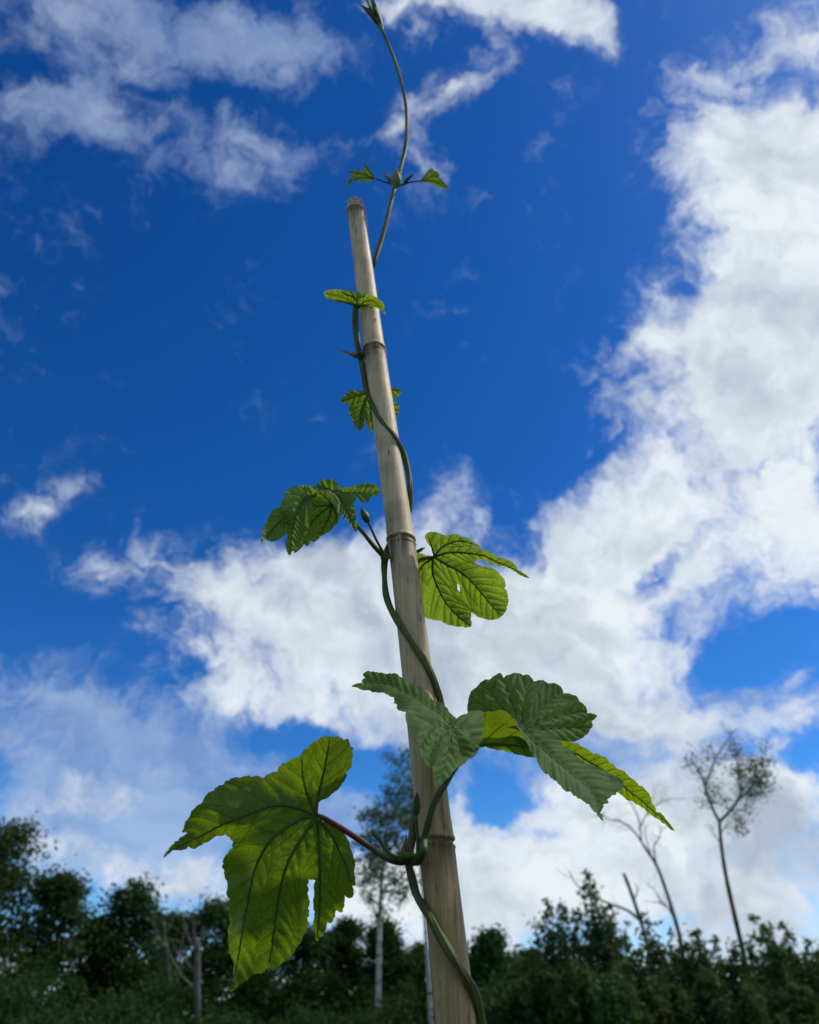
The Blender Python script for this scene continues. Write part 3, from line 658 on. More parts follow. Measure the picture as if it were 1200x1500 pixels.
# --- big folded leaf B, over and right of the cane
B1 = dict(outline=[(668.4, 1055.8), (648, 1038), (632.5, 1026), (622, 1017), (608, 1007.6), (587, 996), (567.8, 989), (548.5, 987.5), (536, 989.6), (532, 992.8), (536, 996), (530.7, 1001.5), (533, 1004), (515, 1008), (524, 1011.7), (541.5, 1012), (560.8, 1019), (577, 1023), (579, 1028.6), (576, 1031), (582.6, 1032.6), (581, 1037), (585, 1045), (593, 1048), (594, 1061), (605, 1073), (609.8, 1089), (616, 1095), (615, 1108), (621, 1115), (623.8, 1122), (630.8, 1127.5), (635, 1141.5), (639.5, 1153.8), (650, 1145), (662, 1131), (667.5, 1125.8), (674.5, 1122), (682, 1113.5), (687.6, 1111.8), (695.5, 1099.5), (699, 1090.8), (704, 1075), (707.8, 1057.5), (709.5, 1047), (702.5, 1043.9), (693.8, 1045), (681.5, 1051)],
          ctrl=[(668, 1056, .474), (622, 1017, .480), (567, 989, .492), (515, 1008, .486), (577, 1025, .468), (600, 1065, .452), (616, 1100, .440), (640, 1153, .424), (662, 1130, .438), (690, 1105, .462), (704, 1075, .474), (708, 1048, .486), (690, 1048, .482), (658, 1085, .452), (630, 1060, .462), (600, 1020, .472), (685, 1080, .458)],
          mains=[[(664, 1066), (640, 1044), (610, 1024), (575, 1006), (545, 1000), (517, 1007)], [(660, 1070), (638, 1062), (622, 1075), (612, 1098)], [(659, 1071), (657, 1100), (651, 1126), (641, 1150)], [(659, 1071), (641, 1082), (630, 1105), (628, 1124)], [(661, 1071), (672, 1090), (679, 1113)], [(663, 1068), (682, 1070), (697, 1086)]],
          top=True, grid=1.7, sp=13, maxlen=60, puff=.0007, teeth=(6, 1.0), skip=[(668, 1050, 26), (705, 1060, 25), (515, 1008, 8)], vr=.0005, wave=.001)
B2 = dict(outline=[(684, 1060), (686, 1048), (686, 1031), (691, 1013), (698, 1009), (710.6, 996.6), (717, 999), (731.6, 989), (737.7, 994.5), (747, 989.6), (761, 988), (765.7, 992.7), (774.5, 992), (782, 999.7), (796, 998), (801.6, 1004), (814.7, 1005), (822.6, 1010), (825, 1017), (837.5, 1020), (846, 1026), (847, 1031), (855, 1034), (860, 1040), (860, 1045), (874, 1051), (865.5, 1058), (868, 1063.6), (863, 1069.7), (862, 1073), (855, 1080), (844.5, 1086), (832, 1088), (820, 1089), (805, 1090), (785, 1092), (772, 1098), (755, 1088), (742, 1072), (709, 1062)],
          ctrl=[(684, 1060, .499), (686, 1031, .509), (711, 997, .519), (761, 988, .525), (815, 1005, .523), (860, 1042, .515), (874, 1051, .512), (855, 1080, .504), (805, 1089, .492), (769, 1076, .492), (737, 1056, .500), (768, 1030, .507), (820, 1050, .507), (720, 1030, .507)],
          mains=[[(766, 1070), (766, 1040), (771, 1010), (780, 997)], [(766, 1070), (790, 1043), (822, 1013)], [(766, 1070), (800, 1056), (835, 1045), (860, 1040)], [(766, 1071), (800, 1068), (840, 1066), (867, 1062)], [(764, 1069), (752, 1035), (738, 996)], [(762, 1068), (735, 1035), (710, 1000)], [(760, 1068), (725, 1045), (692, 1022)]],
          top=True, grid=1.7, sp=15, maxlen=40, puff=.0008, teeth=(6, .8), skip=[(740, 1065, 60)], vr=.0005)
B3 = dict(outline=[(709, 1045), (723, 1043.5), (737.7, 1041.8), (744, 1045), (750, 1052), (757, 1064.5), (765.7, 1078.5), (775, 1092.5), (784, 1110), (764, 1106.5), (750, 1103), (737.7, 1100), (723.7, 1097), (711.5, 1094), (697, 1095), (695, 1089), (700, 1068), (703, 1054)],
          ctrl=[(709, 1045, .486), (738, 1042, .486), (757, 1064, .487), (775, 1092, .486), (784, 1109, .487), (740, 1100, .494), (697, 1093, .490), (701, 1065, .487), (730, 1070, .488)],
          mains=[[(695, 1091), (724, 1090), (750, 1091.5), (776, 1096)]], top=False, grid=1.6, sp=26, maxlen=50, puff=.0003, teeth=(6, .7), skip=[(730, 1040, 45)], vr=.0011, wave=.0002)
B4 = dict(outline=[(751, 1054), (759.5, 1062), (768, 1069.5), (794, 1074), (811.5, 1083), (826.7, 1097), (844, 1114), (870, 1127), (891.7, 1136), (906.8, 1145), (912, 1156), (901.4, 1162.7), (900, 1168), (894, 1169), (887, 1174.6), (888.4, 1181), (882, 1180), (877.6, 1192), (882.6, 1205.6), (872, 1195), (864.6, 1184), (862, 1179), (848, 1174.6), (842, 1171), (835, 1162.7), (822, 1156), (809, 1145), (803, 1136.7), (792, 1130), (785.5, 1117), (779, 1106), (774.7, 1095.5), (764, 1078)],
          ctrl=[(751, 1054, .493), (768, 1069, .488), (811, 1084, .486), (870, 1127, .476), (910, 1150, .470), (882, 1205, .440), (848, 1174, .444), (809, 1145, .452), (780, 1108, .468), (764, 1078, .482), (830, 1130, .464), (860, 1155, .458)],
          mains=[[(760, 1064), (787.7, 1091), (812, 1113), (844, 1140), (868, 1163), (880, 1200)]],
          top=True, grid=1.7, sp=12, maxlen=52, puff=.0007, teeth=(6, 1.0), skip=[(770, 1070, 30)], vr=.0006)
B5 = dict(outline=[(815, 1088), (835, 1089), (850.5, 1096.7), (868, 1105), (881, 1111), (891.7, 1119), (904.7, 1128), (920, 1140), (935, 1151), (946, 1162.7), (954.5, 1178), (961, 1188.7), (974, 1201.7), (989, 1218), (974, 1209), (961, 1200.6), (950, 1191), (941.5, 1186), (926, 1176), (911, 1167), (895, 1156), (870, 1136), (844, 1120), (825, 1102)],
          ctrl=[(815, 1088, .492), (868, 1105, .486), (920, 1140, .480), (955, 1178, .474), (989, 1218, .466), (926, 1176, .486), (870, 1136, .494), (825, 1102, .497), (905, 1150, .484)],
          mains=[[(820, 1094), (850, 1108), (885, 1130), (920, 1157), (950, 1182), (985, 1214)]], top=False, grid=1.7, sp=14, maxlen=30, puff=.0006, teeth=(7, 1.0), skip=[(825, 1095, 14)], vr=.0006)
leafB = build_leaf([B1, B2, B3, B4, B5], M_OLD, 'large folded hop leaf with grey-green lobes arching across and right of the cane')
stalk('leaf_stalk', [(604, 1260, dn1 - .008), (612, 1261, dn1 - .016), (620, 1247, dn1 - .021), (622, 1229, .440), (629, 1200, .442), (639, 1171, .446), (652, 1150, .450), (664, 1130, .456), (680, 1108, .464), (697, 1092, .470)], .0024, .0014, M_PETG, leafB, 60)

# --- young leaves higher up
dE = float(pole_depth(445)) - .012
E1 = dict(outline=[(523, 453), (514, 447), (503, 444), (490.7, 442), (485, 441.5), (479, 439), (476, 434.5), (474.5, 429), (487.6, 427), (504.5, 428.5), (516.7, 434), (523, 441)],
          ctrl=[(523, 453, dE), (503, 444, dE), (479, 438, dE - .006), (475, 429, dE - .010), (504, 428, dE - .010), (523, 440, dE - .007)], mains=[[(523, 452), (512, 440), (495, 434), (477, 431)], [(523, 452), (509, 444), (492, 440)]], top=False, grid=1.3, sp=7, maxlen=18, puff=.0007, teeth=(4.5, 1.4), vr=.0005)
E2 = dict(outline=[(523, 453.7), (529, 450), (540, 449.5), (549, 450), (558, 454.5), (563, 461), (560.5, 453), (561, 447), (555, 440), (546, 435), (536.7, 434), (527.5, 437), (523, 441)],
          ctrl=[(523, 453, dE), (540, 450, dE), (558, 454, dE - .004), (563, 461, dE - .008), (555, 440, dE - .009), (537, 434, dE - .010), (523, 440, dE - .007)], mains=[[(523, 453), (535, 442), (549, 442), (562, 458)], [(523, 453), (540, 446), (556, 450)]], top=False, grid=1.3, sp=7, maxlen=16, puff=.0007, teeth=(4.5, 1.4), vr=.0005)
E3 = dict(outline=[(500, 429.5), (506, 425.5), (514, 426.5), (521, 431), (527.5, 428.5), (537, 433), (536, 436), (528, 439), (522, 443), (515, 435)],
          ctrl=[(500, 429, dE - .009), (514, 426, dE - .004), (528, 429, dE - .004), (537, 434, dE - .009), (522, 443, dE - .009)], mains=[[(522, 441), (514, 428)], [(522, 441), (528, 431)]], top=True, grid=1.3, sp=7, maxlen=12, puff=.0005, teeth=(4, .7), vr=.0003)
leafE = build_leaf([E1, E2, E3], M_YNG, 'small umbrella-like young hop leaf high on the cane')
dn3 = float(pole_depth(518))
stalk('leaf_stalk', [(528, 520, dn3 - .010), (525.5, 500, dn3 - .009), (523.8, 480, (dn3 + dE) / 2 - .006), (523.3, 453, dE - .001)], .0015, .0009, M_PETG, leafE, 20)
dF = float(pole_depth(600)) + .022
Fp = dict(outline=[(540, 570), (530, 571), (521, 570), (509, 574), (503, 580), (499, 588), (507.5, 589.4), (515, 590), (512, 594), (513, 603), (516.7, 611), (519, 618.6), (527.5, 631), (533.6, 618.6), (534.5, 608), (536.7, 605), (536, 618), (541, 625), (549, 631), (556, 622), (566, 615), (575, 622), (582, 608), (583.5, 592.5), (578, 587), (577, 582), (581, 580), (588, 571), (575, 566), (560, 570), (552, 574)],
          ctrl=[(540, 572, dF), (500, 588, dF - .008), (527, 630, dF - .018), (550, 630, dF - .015), (582, 600, dF - .010), (587, 571, dF - .004), (540, 600, dF - .004)], mains=[[(540, 574), (520, 581), (501, 587)], [(540, 574), (530, 600), (527, 628)], [(541, 574), (543, 600), (548, 627)], [(542, 574), (565, 590), (578, 612)], [(542, 573), (565, 571), (586, 571)]],
          top=False, grid=1.4, sp=9, maxlen=26, puff=.0008, teeth=(5, 1.3), skip=[(540, 572, 10)], vr=.0006)
leafF = build_leaf([Fp], M_YNG, 'young hop leaf half hidden behind the cane')
stalk('leaf_stalk', [(530, 522, dn3 + .002), (535, 540, dn3 + .010), (540, 558, dF - .006), (541, 573, dF - .001)], .0011, .0008, M_PETG, leafF)
# tiny leaves at the top node and growing tip
dG = float(pole_depth(262))
G1 = dict(outline=[(550, 261.5), (542.5, 250), (533.7, 238.5), (534.5, 249), (528, 249), (522.5, 247.5), (507.5, 251), (516, 253), (520, 255.5), (511, 262), (508.5, 271), (516, 265), (522.5, 264.5), (532, 265.5), (540, 264.5)],
          ctrl=[(550, 262, dG), (534, 240, dG + .004), (508, 251, dG - .004), (509, 270, dG - .012), (530, 257, dG)], mains=[[(549, 261), (540, 250), (534, 240)], [(549, 261), (530, 255), (510, 251)], [(549, 262), (530, 260), (511, 268)]], top=False, grid=1.1, sp=6, maxlen=8, puff=.0003, teeth=(3.5, .8), vr=.00035)
G2 = dict(outline=[(616, 265), (622.5, 255), (632.5, 246), (636, 250), (639, 250), (645, 257), (643, 259), (648, 263), (657.5, 276), (645, 272.5), (630, 267.5)],
          ctrl=[(616, 265, dG), (632, 247, dG + .006), (645, 258, dG), (657, 275, dG - .010), (632, 262, dG)], mains=[[(616, 265), (625, 256), (633, 247)], [(616, 265), (632, 259), (645, 258)], [(616, 265), (636, 266), (656, 275)]], top=False, grid=1.1, sp=6, maxlen=8, puff=.0003, teeth=(3.5, .8), vr=.00035)
for Gp, st in ((G1, [(577, 270, dG), (566, 267, dG), (550, 261.5, dG)]), (G2, [(585, 272, dG), (600, 267, dG), (616, 265, dG)])):
    lf = build_leaf([Gp], M_YNG); stalk('leaf_stalk', st, .0010, .0006, M_PETG, lf)

def spindle(name, a, b, rmax, mat, parent, open_=0):
    """a,b: (px,py,depth); a pointed bud, a few overlapping scales"""
    A_, B_ = P(*map(np.array, a)), P(*map(np.array, b)); L = B_ - A_; t_ = np.linspace(0, 1, 14)
    mb = MB(); mb.tube(A_ + t_[:, None] * L, rmax * (np.sin(math.pi * t_ ** .75) ** .8 * .95 + .05), sides=10, ridge=.12, nridge=3)
    s = np.cross(L / np.linalg.norm(L), FW); s /= np.linalg.norm(s)
    for k in range(open_):
        sg = (-1) ** k; q = A_ + t_[:, None] * L * (.9 + .1 * k) + (np.sin(t_ * 2.2) * rmax * (.5 + .25 * k) * sg)[:, None] * s
        mb.tube(q, rmax * .34 * (np.sin(math.pi * t_ ** .6) * .9 + .08), sides=7)
    return mb.build(name, mat, parent)
def scale_leaf(name, pts, dd, mat, parent, side=True):
    pts = np.array(pts, float); d_ = np.asarray(dd, float) if np.ndim(dd) else np.full(len(pts), dd)
    c = pts.mean(0); cd_ = d_.mean() - .0012
    V = np.vstack([P(pts[:, 0], pts[:, 1], d_), P(np.array([c[0]]), np.array([c[1]]), np.array([cd_])), P(pts[:, 0], pts[:, 1], d_ + .0004), P(np.array([c[0]]), np.array([c[1]]), np.array([cd_ + .0004]))])
    n = len(pts); F = [(i, (i + 1) % n, n) for i in range(n)] + [((i + 1) % n + n + 1, i + n + 1, 2 * n + 1) for i in range(n)] + [(i, i + n + 1, (i + 1) % n + n + 1, (i + 1) % n) for i in range(n)]
    return mesh_obj(name, V, F, mat, parent)
spindle('bud', (582, 276, dG - .002), (580, 247, dG - .002), .0052, M_BUD, vine, 2)
scale_leaf('stipule', [(571, 268), (566, 262), (562.5, 252), (568, 254), (573, 263)], dG - .003, M_BUD, vine)
b_ = spindle('bud', (591, 269, dG), (606, 254, dG), .0016, M_PETG, vine); 
dT = float(pole_depth(30))
spindle('bud', (561, 48, dT - .001), (543, -4, dT - .001), .0040, M_BUD, vine, 2)
scale_leaf('stipule', [(560, 44), (548, 32), (538, 20), (526, 5), (537, 10), (544, 12), (556, 30)], dT - .004, M_PETG, vine)
scale_leaf('stipule', [(562, 40), (556, 22), (550, 8), (546, -10), (545, 4), (549, 20)], dT - .005, M_YNG, vine)
scale_leaf('stipule', [(527, 524), (520, 525), (511, 519), (495, 513), (512, 514), (521, 516), (528, 518)], dn3 - .008, M_BUD, vine)
# node 2 bud on its stalk, little stipule right
b_ = spindle('bud', (540, 766, dn2 - .016), (529, 744, dn2 - .014), .0028, M_PETG, vine)
stalk('bud_stalk', [(562, 810, dn2 - .012), (551, 790, dn2 - .016), (540, 765, dn2 - .016)], .0009, .0008, M_PETG, b_)
scale_leaf('stipule', [(606, 813), (610, 806), (618, 802), (624, 802), (617, 808), (610, 812)], dn2 + .012, M_PETG, vine)
# node 1: swollen collar, stipules, two flower buds
b_ = spindle('bud', (556, 1230, dn1 - .022), (543, 1215, dn1 - .024), .0015, M_BUDG, vine, 1)
stalk('bud_stalk', [(592, 1259, dn1 - .010), (577, 1254, dn1 - .018), (565, 1244, dn1 - .022), (556, 1230, dn1 - .022)], .0010, .0008, M_BINE, b_)
b_ = spindle('bud', (610, 1196, .443), (611, 1160, .445), .0021, M_PETG, vine)
stalk('bud_stalk', [(611, 1258, dn1 - .022), (612, 1235, .440), (610, 1195, .443)], .0010, .0008, M_PETG, b_)
scale_leaf('stipule', [(586, 1256), (588, 1242), (593, 1230), (595, 1220), (598, 1234), (607, 1246), (606, 1256)], dn1 - .010, M_STIP, vine)
scale_leaf('stipule', [(588, 1258), (586, 1249), (591, 1240), (594, 1249), (594, 1258)], dn1 - .013, M_STIP, vine)
q = P(np.array([584, 590, 598, 606, 612.]), np.array([1260, 1255, 1253, 1256, 1262.]), np.array([dn1 - .008, dn1 - .012, dn1 - .014, dn1 - .013, dn1 - .012]))
mb = MB(); mb.tube(spline(q, 6), .0019, sides=10); mb.build('node_collar', M_BINE, vine)
for (x, y, dd, r_) in ((527, 520, dn3 - .004, .0030), (564, 816, dn2 - .006, .0031)):
    mb = MB(); c = P(np.array(x), np.array(y), np.array(dd)); t_ = np.linspace(-1, 1, 9)
    mb.tube(c + t_[:, None] * np.array([0, 0, .004]), r_ * np.sqrt(np.maximum(1 - t_ ** 2, .02)), sides=12); mb.build('node_collar', M_BINE, vine)

# ------------------------------------------------------------------ trees
def leaf_cloud(centers, spread, per, size, asp=1.7, flat=.85, droop=0.0):
    """small leaf faces (bent quads) scattered round twig ends; returns verts, quads"""
    C = np.repeat(np.asarray(centers, float), per, 0); n = len(C)
    sp_ = np.repeat(np.broadcast_to(np.asarray(spread, float), (len(centers),)), per)
    r_ = rng.normal(size=(n, 3)); r_[:, 2] *= flat
    p = C + r_ * sp_[:, None] * .5; p[:, 2] -= droop * np.abs(rng.normal(size=n))
    a = rng.normal(size=(n, 3)); a /= np.linalg.norm(a, axis=1)[:, None]
    b = rng.normal(size=(n, 3)); b -= a * (a * b).sum(1)[:, None]; b /= np.linalg.norm(b, axis=1)[:, None]
    s = size * rng.uniform(.6, 1.35, n)[:, None]
    V = np.stack([p - a * s * asp * .5, p + b * s * .5 - a * s * .1, p + a * s * asp * .5, p - b * s * .5 - a * s * .1], 1).reshape(-1, 3)
    return V, np.arange(4 * n).reshape(-1, 4)
def limb(mb, p0, d, L, r, depth, tips, spread=.6, up=.25, nseg=5):
    pts = [p0]; p = p0.copy(); d = d / np.linalg.norm(d)
    for i in range(nseg):
        d = d + rng.normal(size=3) * .16 + np.array([0, 0, up * .18]); d /= np.linalg.norm(d); p = p + d * L / nseg; pts.append(p.copy())
    mb.tube(np.array(pts), np.linspace(r, r * .35, len(pts)), sides=6 if r > .03 else 4)
    if depth == 0: tips.append(pts[-1]); tips.append(pts[-2]); return
    n = random.choice((3, 4))
    for k in range(n):
        j = random.randint(2, nseg); dd = d + rng.normal(size=3) * spread; limb(mb, pts[j], dd, L * random.uniform(.5, .72), r * .5, depth - 1, tips, spread, up)
    tips.append(pts[-1])
def ground_at(p): return np.array([p[0], p[1], -.05])

def broadleaf(px, top, d, wpx, label, fol=None, bark=None, group='broadleaf trees of the wood edge', per=34, size=.17, base=.22, limbs=13, name='broadleaf_tree', cat='tree', conic=.55, spread_k=1.0, lean=0.0):
    T = P(np.array(px), np.array(top), np.array(d)); H = T[2]; Rr = wpx / 1200 * d / 2
    b = ground_at(T); root = thing(name, label, cat, b, group)
    mb = MB(); tr = H * .011 + .05
    tp = np.array([b + (T - b) * t + np.array([math.sin(t * 5 + px) * .12, math.cos(t * 4 + px) * .1, 0]) * t for t in np.linspace(0, .93, 9)])
    mb.tube(tp, tr * np.linspace(1.1, .18, 9), sides=8); tips = []
    for i in range(limbs):
        t = base + (1 - base) * (i + random.random()) / limbs * .93; j = t / .93 * 8; i0 = min(7, int(j)); p0 = tp[i0] + (tp[i0 + 1] - tp[i0]) * (j - i0)
        a = i * 2.4 + random.uniform(-.4, .4)
        prof = math.sin(math.pi * min(1, ((t - base) / (1 - base)) ** .75 * .8 + .18)) ** conic
        L = Rr * prof * random.uniform(.75, 1.12) * .78
        limb(mb, p0, np.array([math.cos(a), math.sin(a), .45 + t * .5]), L, tr * .42 * (1.1 - t), 1, tips)
    tips = np.array(tips + [T - np.array([0, 0, .1])] + [T + rng.normal(size=3) * np.array([.25, .25, .2]) * Rr * .6 - np.array([0, 0, Rr * .35]) for _ in range(5)])
    tips = tips[tips[:, 2] > .4]
    mb.build('trunk', bark or M_BARK, root)
    V, F = leaf_cloud(tips, Rr * .42 * spread_k * rng.uniform(.6, 1.25, len(tips)), per, size, flat=.7)
    mesh_obj('crown', V, F, fol or M_FOL_D, root, smooth=False)
    return root

# wood edge, left to right
edge = [(-70, 1235, 50, 190), (18, 1205, 47, 165), (92, 1272, 46, 110), (150, 1335, 50, 110), (205, 1292, 50, 120), (262, 1330, 55, 90), (328, 1318, 54, 110),
        (388, 1345, 56, 110), (452, 1352, 52, 110), (508, 1336, 54, 80), (566, 1345, 51, 80), (612, 1378, 56, 80), (712, 1366, 46, 84), (770, 1398, 50, 100), (676, 1392, 52, 80), (1010, 1402, 54, 130), (1150, 1400, 52, 150), (1245, 1380, 50, 150), (900, 1410, 54, 140)]
el = ['tall dark leafy tree whose crown leaves the left edge of the photo', 'tallest dark broadleaf tree at the far left, above the smaller crowns', 'rounded dark tree just right of the tallest left tree',
      'low dark crown in the dip between the left trees', 'peaked dark tree left of the grey dead trunk', 'thin crowned tree behind the bare grey twigs', 'dark tree just left of the big hanging leaf',
      'dark tree hidden mostly behind the big hanging leaf', 'dark tree below the right lobe of the big hanging leaf', 'pointed dark tree left of the white aspen trunk', 'dark tree standing directly behind the white aspen trunk',
      'low dark tree showing left of the cane base', 'round dark tree right of the cane above the thicket', 'low dark tree right of the round dark tree', 'low dark tree half hidden by the cane',
      'low dark tree between the bare leaning tree and the tall poplar', 'low dark tree right of the tall poplar', 'dark tree cut by the right edge of the photo', 'low dark tree behind the broken snag']
for (px, top, d, wd), lb in zip(edge, el):
    broadleaf(px, top + (14 if px < 700 else 30 if px > 800 else 4), d, wd, lb, fol=M_FOL_D if int(px) % 3 else M_FOL_M, per=76, limbs=24, size=.145, base=.06)
# lower bushes in front of the wood
for (px, top, d, wd), lb in zip([(25, 1395, 36, 150), (135, 1432, 34, 110), (235, 1400, 38, 130), (330, 1440, 34, 130), (430, 1455, 36, 130), (560, 1440, 38, 120), (650, 1462, 34, 90), (735, 1420, 34, 120), (60, 1460, 28, 160), (200, 1470, 28, 140), (500, 1470, 30, 140)],
        ['mid green bush under the tallest left tree', 'small bush with pale gaps low on the left', 'mid green bush left of the grey dead trunk', 'bush under the tip of the big hanging leaf', 'bush low between hanging leaf and aspen trunk', 'bush around the foot of the white aspen',
         'bush at the foot of the cane', 'bush below the round dark tree right of the cane', 'nearest bush in the lower left corner', 'near bush low left of the dead trunk', 'near bush left of the aspen foot']):
    broadleaf(px, top + 62, d, wd, lb, fol=M_FOL_D, group='bushes in front of the wood', per=60, size=.105, base=.05, limbs=12, name='bush', cat='bush', conic=.35)

def polytree(trunk_px, d, r_base, r_top, label, name, cat, bark, branches=(), clusters=(), fol=None, per=30, size=.09, twig=0, group=None, taper_px=None):
    """a tree whose trunk and limbs follow given bends; clusters: (px,py,rpx,n) of leaf sprays"""
    tp = P(np.array([p[0] for p in trunk_px], float), np.array([p[1] for p in trunk_px], float), np.full(len(trunk_px), float(d)))
    # all stations stand over the same distance line as the foot
    b = ground_at(tp[0]); root = thing(name, label, cat, b, group)
    mb = MB(); pts = spline(np.vstack([b, tp]), 5); mb.tube(pts, np.linspace(r_base, r_top, len(pts)) * (1 + .06 * np.sin(np.arange(len(pts)) * 1.7)), sides=8)
    tips = []
    for br_ in branches:
        pl, r0 = br_; dz = random.uniform(-.6, .6)
        q = P(np.array([p[0] for p in pl], float), np.array([p[1] for p in pl], float), d + np.linspace(0, dz, len(pl)))
        q = spline(q, 4); mb.tube(q, np.linspace(r0 * 1.25, r0 * .35, len(q)), sides=5)
        for _ in range(int(twig * len(pl))):
            i = random.randint(len(q) // 4, len(q) - 1); dr = rng.normal(size=3) * .8 + (q[-1] - q[0]) / np.linalg.norm(q[-1] - q[0]) * .7
            limb(mb, q[i], dr, random.uniform(.35, 1.1), r0 * .28, 0, tips, nseg=4)
    mb.build('trunk', bark, root)
    if clusters:
        Cc = []; Sp = []
        for (px, py, rp, n) in clusters:
            for _ in range(n):
                a = random.uniform(0, 6.28); rr_ = rp * math.sqrt(random.random())
                Cc.append(P(np.array(px + rr_ * math.cos(a)), np.array(py + rr_ * math.sin(a)), np.array(d + random.uniform(-1, 1) * rp / 1200 * d))); Sp.append(random.uniform(.25, .6))
        V, F = leaf_cloud(np.array(Cc), np.array(Sp), per, size)
        mesh_obj('crown', V, F, fol or M_FOL_B, root, smooth=False)
    return root
# two white-stemmed aspens behind the cane
polytree([(553, 1560), (554, 1490), (555, 1420), (556, 1360), (558, 1310), (562, 1260), (566, 1215), (570, 1180)], 44, .19, .05, 'white trunked aspen with airy crown just left of the cane', 'aspen_tree', 'tree', M_BIRCH,
         branches=[([(556, 1350), (545, 1325), (536, 1310)], .05), ([(558, 1310), (575, 1290), (590, 1270)], .05), ([(560, 1290), (545, 1262), (530, 1245)], .05), ([(564, 1240), (580, 1215), (592, 1200)], .04), ([(562, 1262), (548, 1230), (538, 1215)], .04), ([(568, 1200), (560, 1185), (552, 1180)], .03)],
         clusters=[(560, 1300, 34, 26), (545, 1250, 32, 34), (575, 1250, 36, 40), (560, 1210, 36, 40), (585, 1205, 24, 22), (548, 1195, 16, 10), (590, 1290, 24, 20), (535, 1285, 20, 12), (570, 1325, 26, 10)], per=20, size=.11, twig=2, group='aspens behind the cane')
polytree([(634, 1560), (631, 1490), (628, 1430), (624, 1370), (620, 1310), (614, 1250), (608, 1200), (602, 1150), (598, 1105)], 46, .17, .03, 'taller aspen with its trunk half hidden by the cane', 'aspen_tree', 'tree', M_BIRCH,
         branches=[([(612, 1230), (600, 1210), (588, 1195)], .04), ([(606, 1180), (594, 1160), (582, 1150)], .04), ([(603, 1150), (590, 1130), (580, 1120)], .03), ([(612, 1230), (628, 1205), (640, 1190)], .04)],
         clusters=[(600, 1110, 14, 12), (588, 1132, 20, 18), (602, 1150, 22, 24), (592, 1178, 26, 34), (612, 1200, 28, 34), (625, 1170, 22, 20), (572, 1112, 9, 4), (575, 1165, 14, 8)], per=21, size=.10, twig=3, group='aspens behind the cane')
# tall forked poplar on the right
polytree([(1106, 1540), (1100, 1450), (1090, 1400), (1076, 1340), (1064, 1285), (1057, 1240), (1054, 1204)], 40, .17, .075, 'tall forked poplar with sparse leafy crown at the right', 'poplar_tree', 'tree', M_BARK,
         branches=[([(1054, 1204), (1042, 1180), (1033, 1152), (1024, 1130), (1012, 1115)], .065), ([(1033, 1152), (1042, 1128), (1052, 1105), (1068, 1082), (1074, 1070)], .04), ([(1054, 1204), (1070, 1188), (1082, 1170), (1086, 1145), (1080, 1115)], .065),
                   ([(1080, 1174), (1096, 1160), (1108, 1140), (1118, 1120)], .045), ([(1055, 1222), (1064, 1210), (1074, 1202)], .03), ([(1053, 1232), (1046, 1222), (1044, 1212)], .025), ([(1082, 1150), (1080, 1120), (1078, 1095)], .03), ([(1096, 1165), (1110, 1165), (1122, 1160)], .03)],
         clusters=[(1080, 1100, 13, 12), (1088, 1125, 16, 18), (1105, 1135, 20, 28), (1118, 1120, 14, 14), (1110, 1152, 18, 22), (1095, 1160, 14, 12), (1120, 1095, 7, 4), (1085, 1205, 11, 10), (1092, 1190, 8, 5), (1088, 1215, 6, 4), (1016, 1112, 12, 6), (1035, 1098, 14, 6), (1050, 1110, 14, 7), (1028, 1135, 12, 6), (1045, 1150, 14, 7), (1035, 1168, 12, 7), (1052, 1178, 14, 6), (1066, 1180, 10, 5)], per=17, size=.075, twig=5)
# bare dead trees
polytree([(1010, 1540), (1005, 1450), (998, 1385), (990, 1350), (976, 1305), (962, 1268), (944, 1240)], 38, .14, .06, 'bare leaning dead tree with thin crooked branches', 'dead_tree', 'dead tree', M_DEAD,
         branches=[([(944, 1240), (932, 1222), (915, 1206), (892, 1200), (880, 1192)], .045), ([(940, 1232), (936, 1200), (926, 1178), (918, 1165)], .032), ([(962, 1268), (958, 1240), (966, 1228), (968, 1212)], .035), ([(936, 1215), (950, 1190), (975, 1172), (1005, 1170)], .028), ([(990, 1350), (975, 1325), (958, 1322)], .04), ([(975, 1330), (960, 1305), (948, 1296)], .02), ([(955, 1255), (945, 1225), (946, 1212)], .025), ([(950, 1195), (958, 1168), (956, 1150)], .018)], twig=4)
polytree([(962, 1540), (955, 1430), (946, 1375), (934, 1335), (922, 1300), (914, 1280)], 34, .10, .07, 'broken topped dead trunk with one long limb reaching left', 'dead_tree', 'dead tree', M_DEAD,
         branches=[([(940, 1350), (920, 1334), (900, 1326), (870, 1314), (845, 1296), (834, 1276)], .055), ([(928, 1320), (934, 1306), (930, 1292)], .03), ([(880, 1318), (862, 1296), (850, 1290)], .02)], twig=.9)
polytree([(290, 1580), (290, 1500), (289, 1430), (290, 1376)], 38, .17, .13, 'grey broken snag standing among bare twigs on the left', 'dead_tree', 'dead tree', M_DEAD,
         branches=[([(290, 1385), (297, 1372), (304, 1370)], .05), ([(289, 1430), (270, 1405), (256, 1390)], .04), ([(288, 1450), (268, 1430), (250, 1400), (240, 1370)], .035), ([(290, 1400), (275, 1370), (268, 1340)], .03), ([(290, 1390), (284, 1360), (286, 1330)], .025)], twig=3)
polytree([(246, 1580), (246, 1480), (247, 1420), (244, 1385), (240, 1350)], 39, .10, .04, 'thin bare grey trunk left of the broken snag', 'dead_tree', 'dead tree', M_DEAD,
         branches=[([(246, 1420), (262, 1395), (272, 1360)], .03), ([(244, 1390), (230, 1370), (224, 1350)], .025), ([(243, 1370), (254, 1345), (262, 1322)], .02)], twig=3)

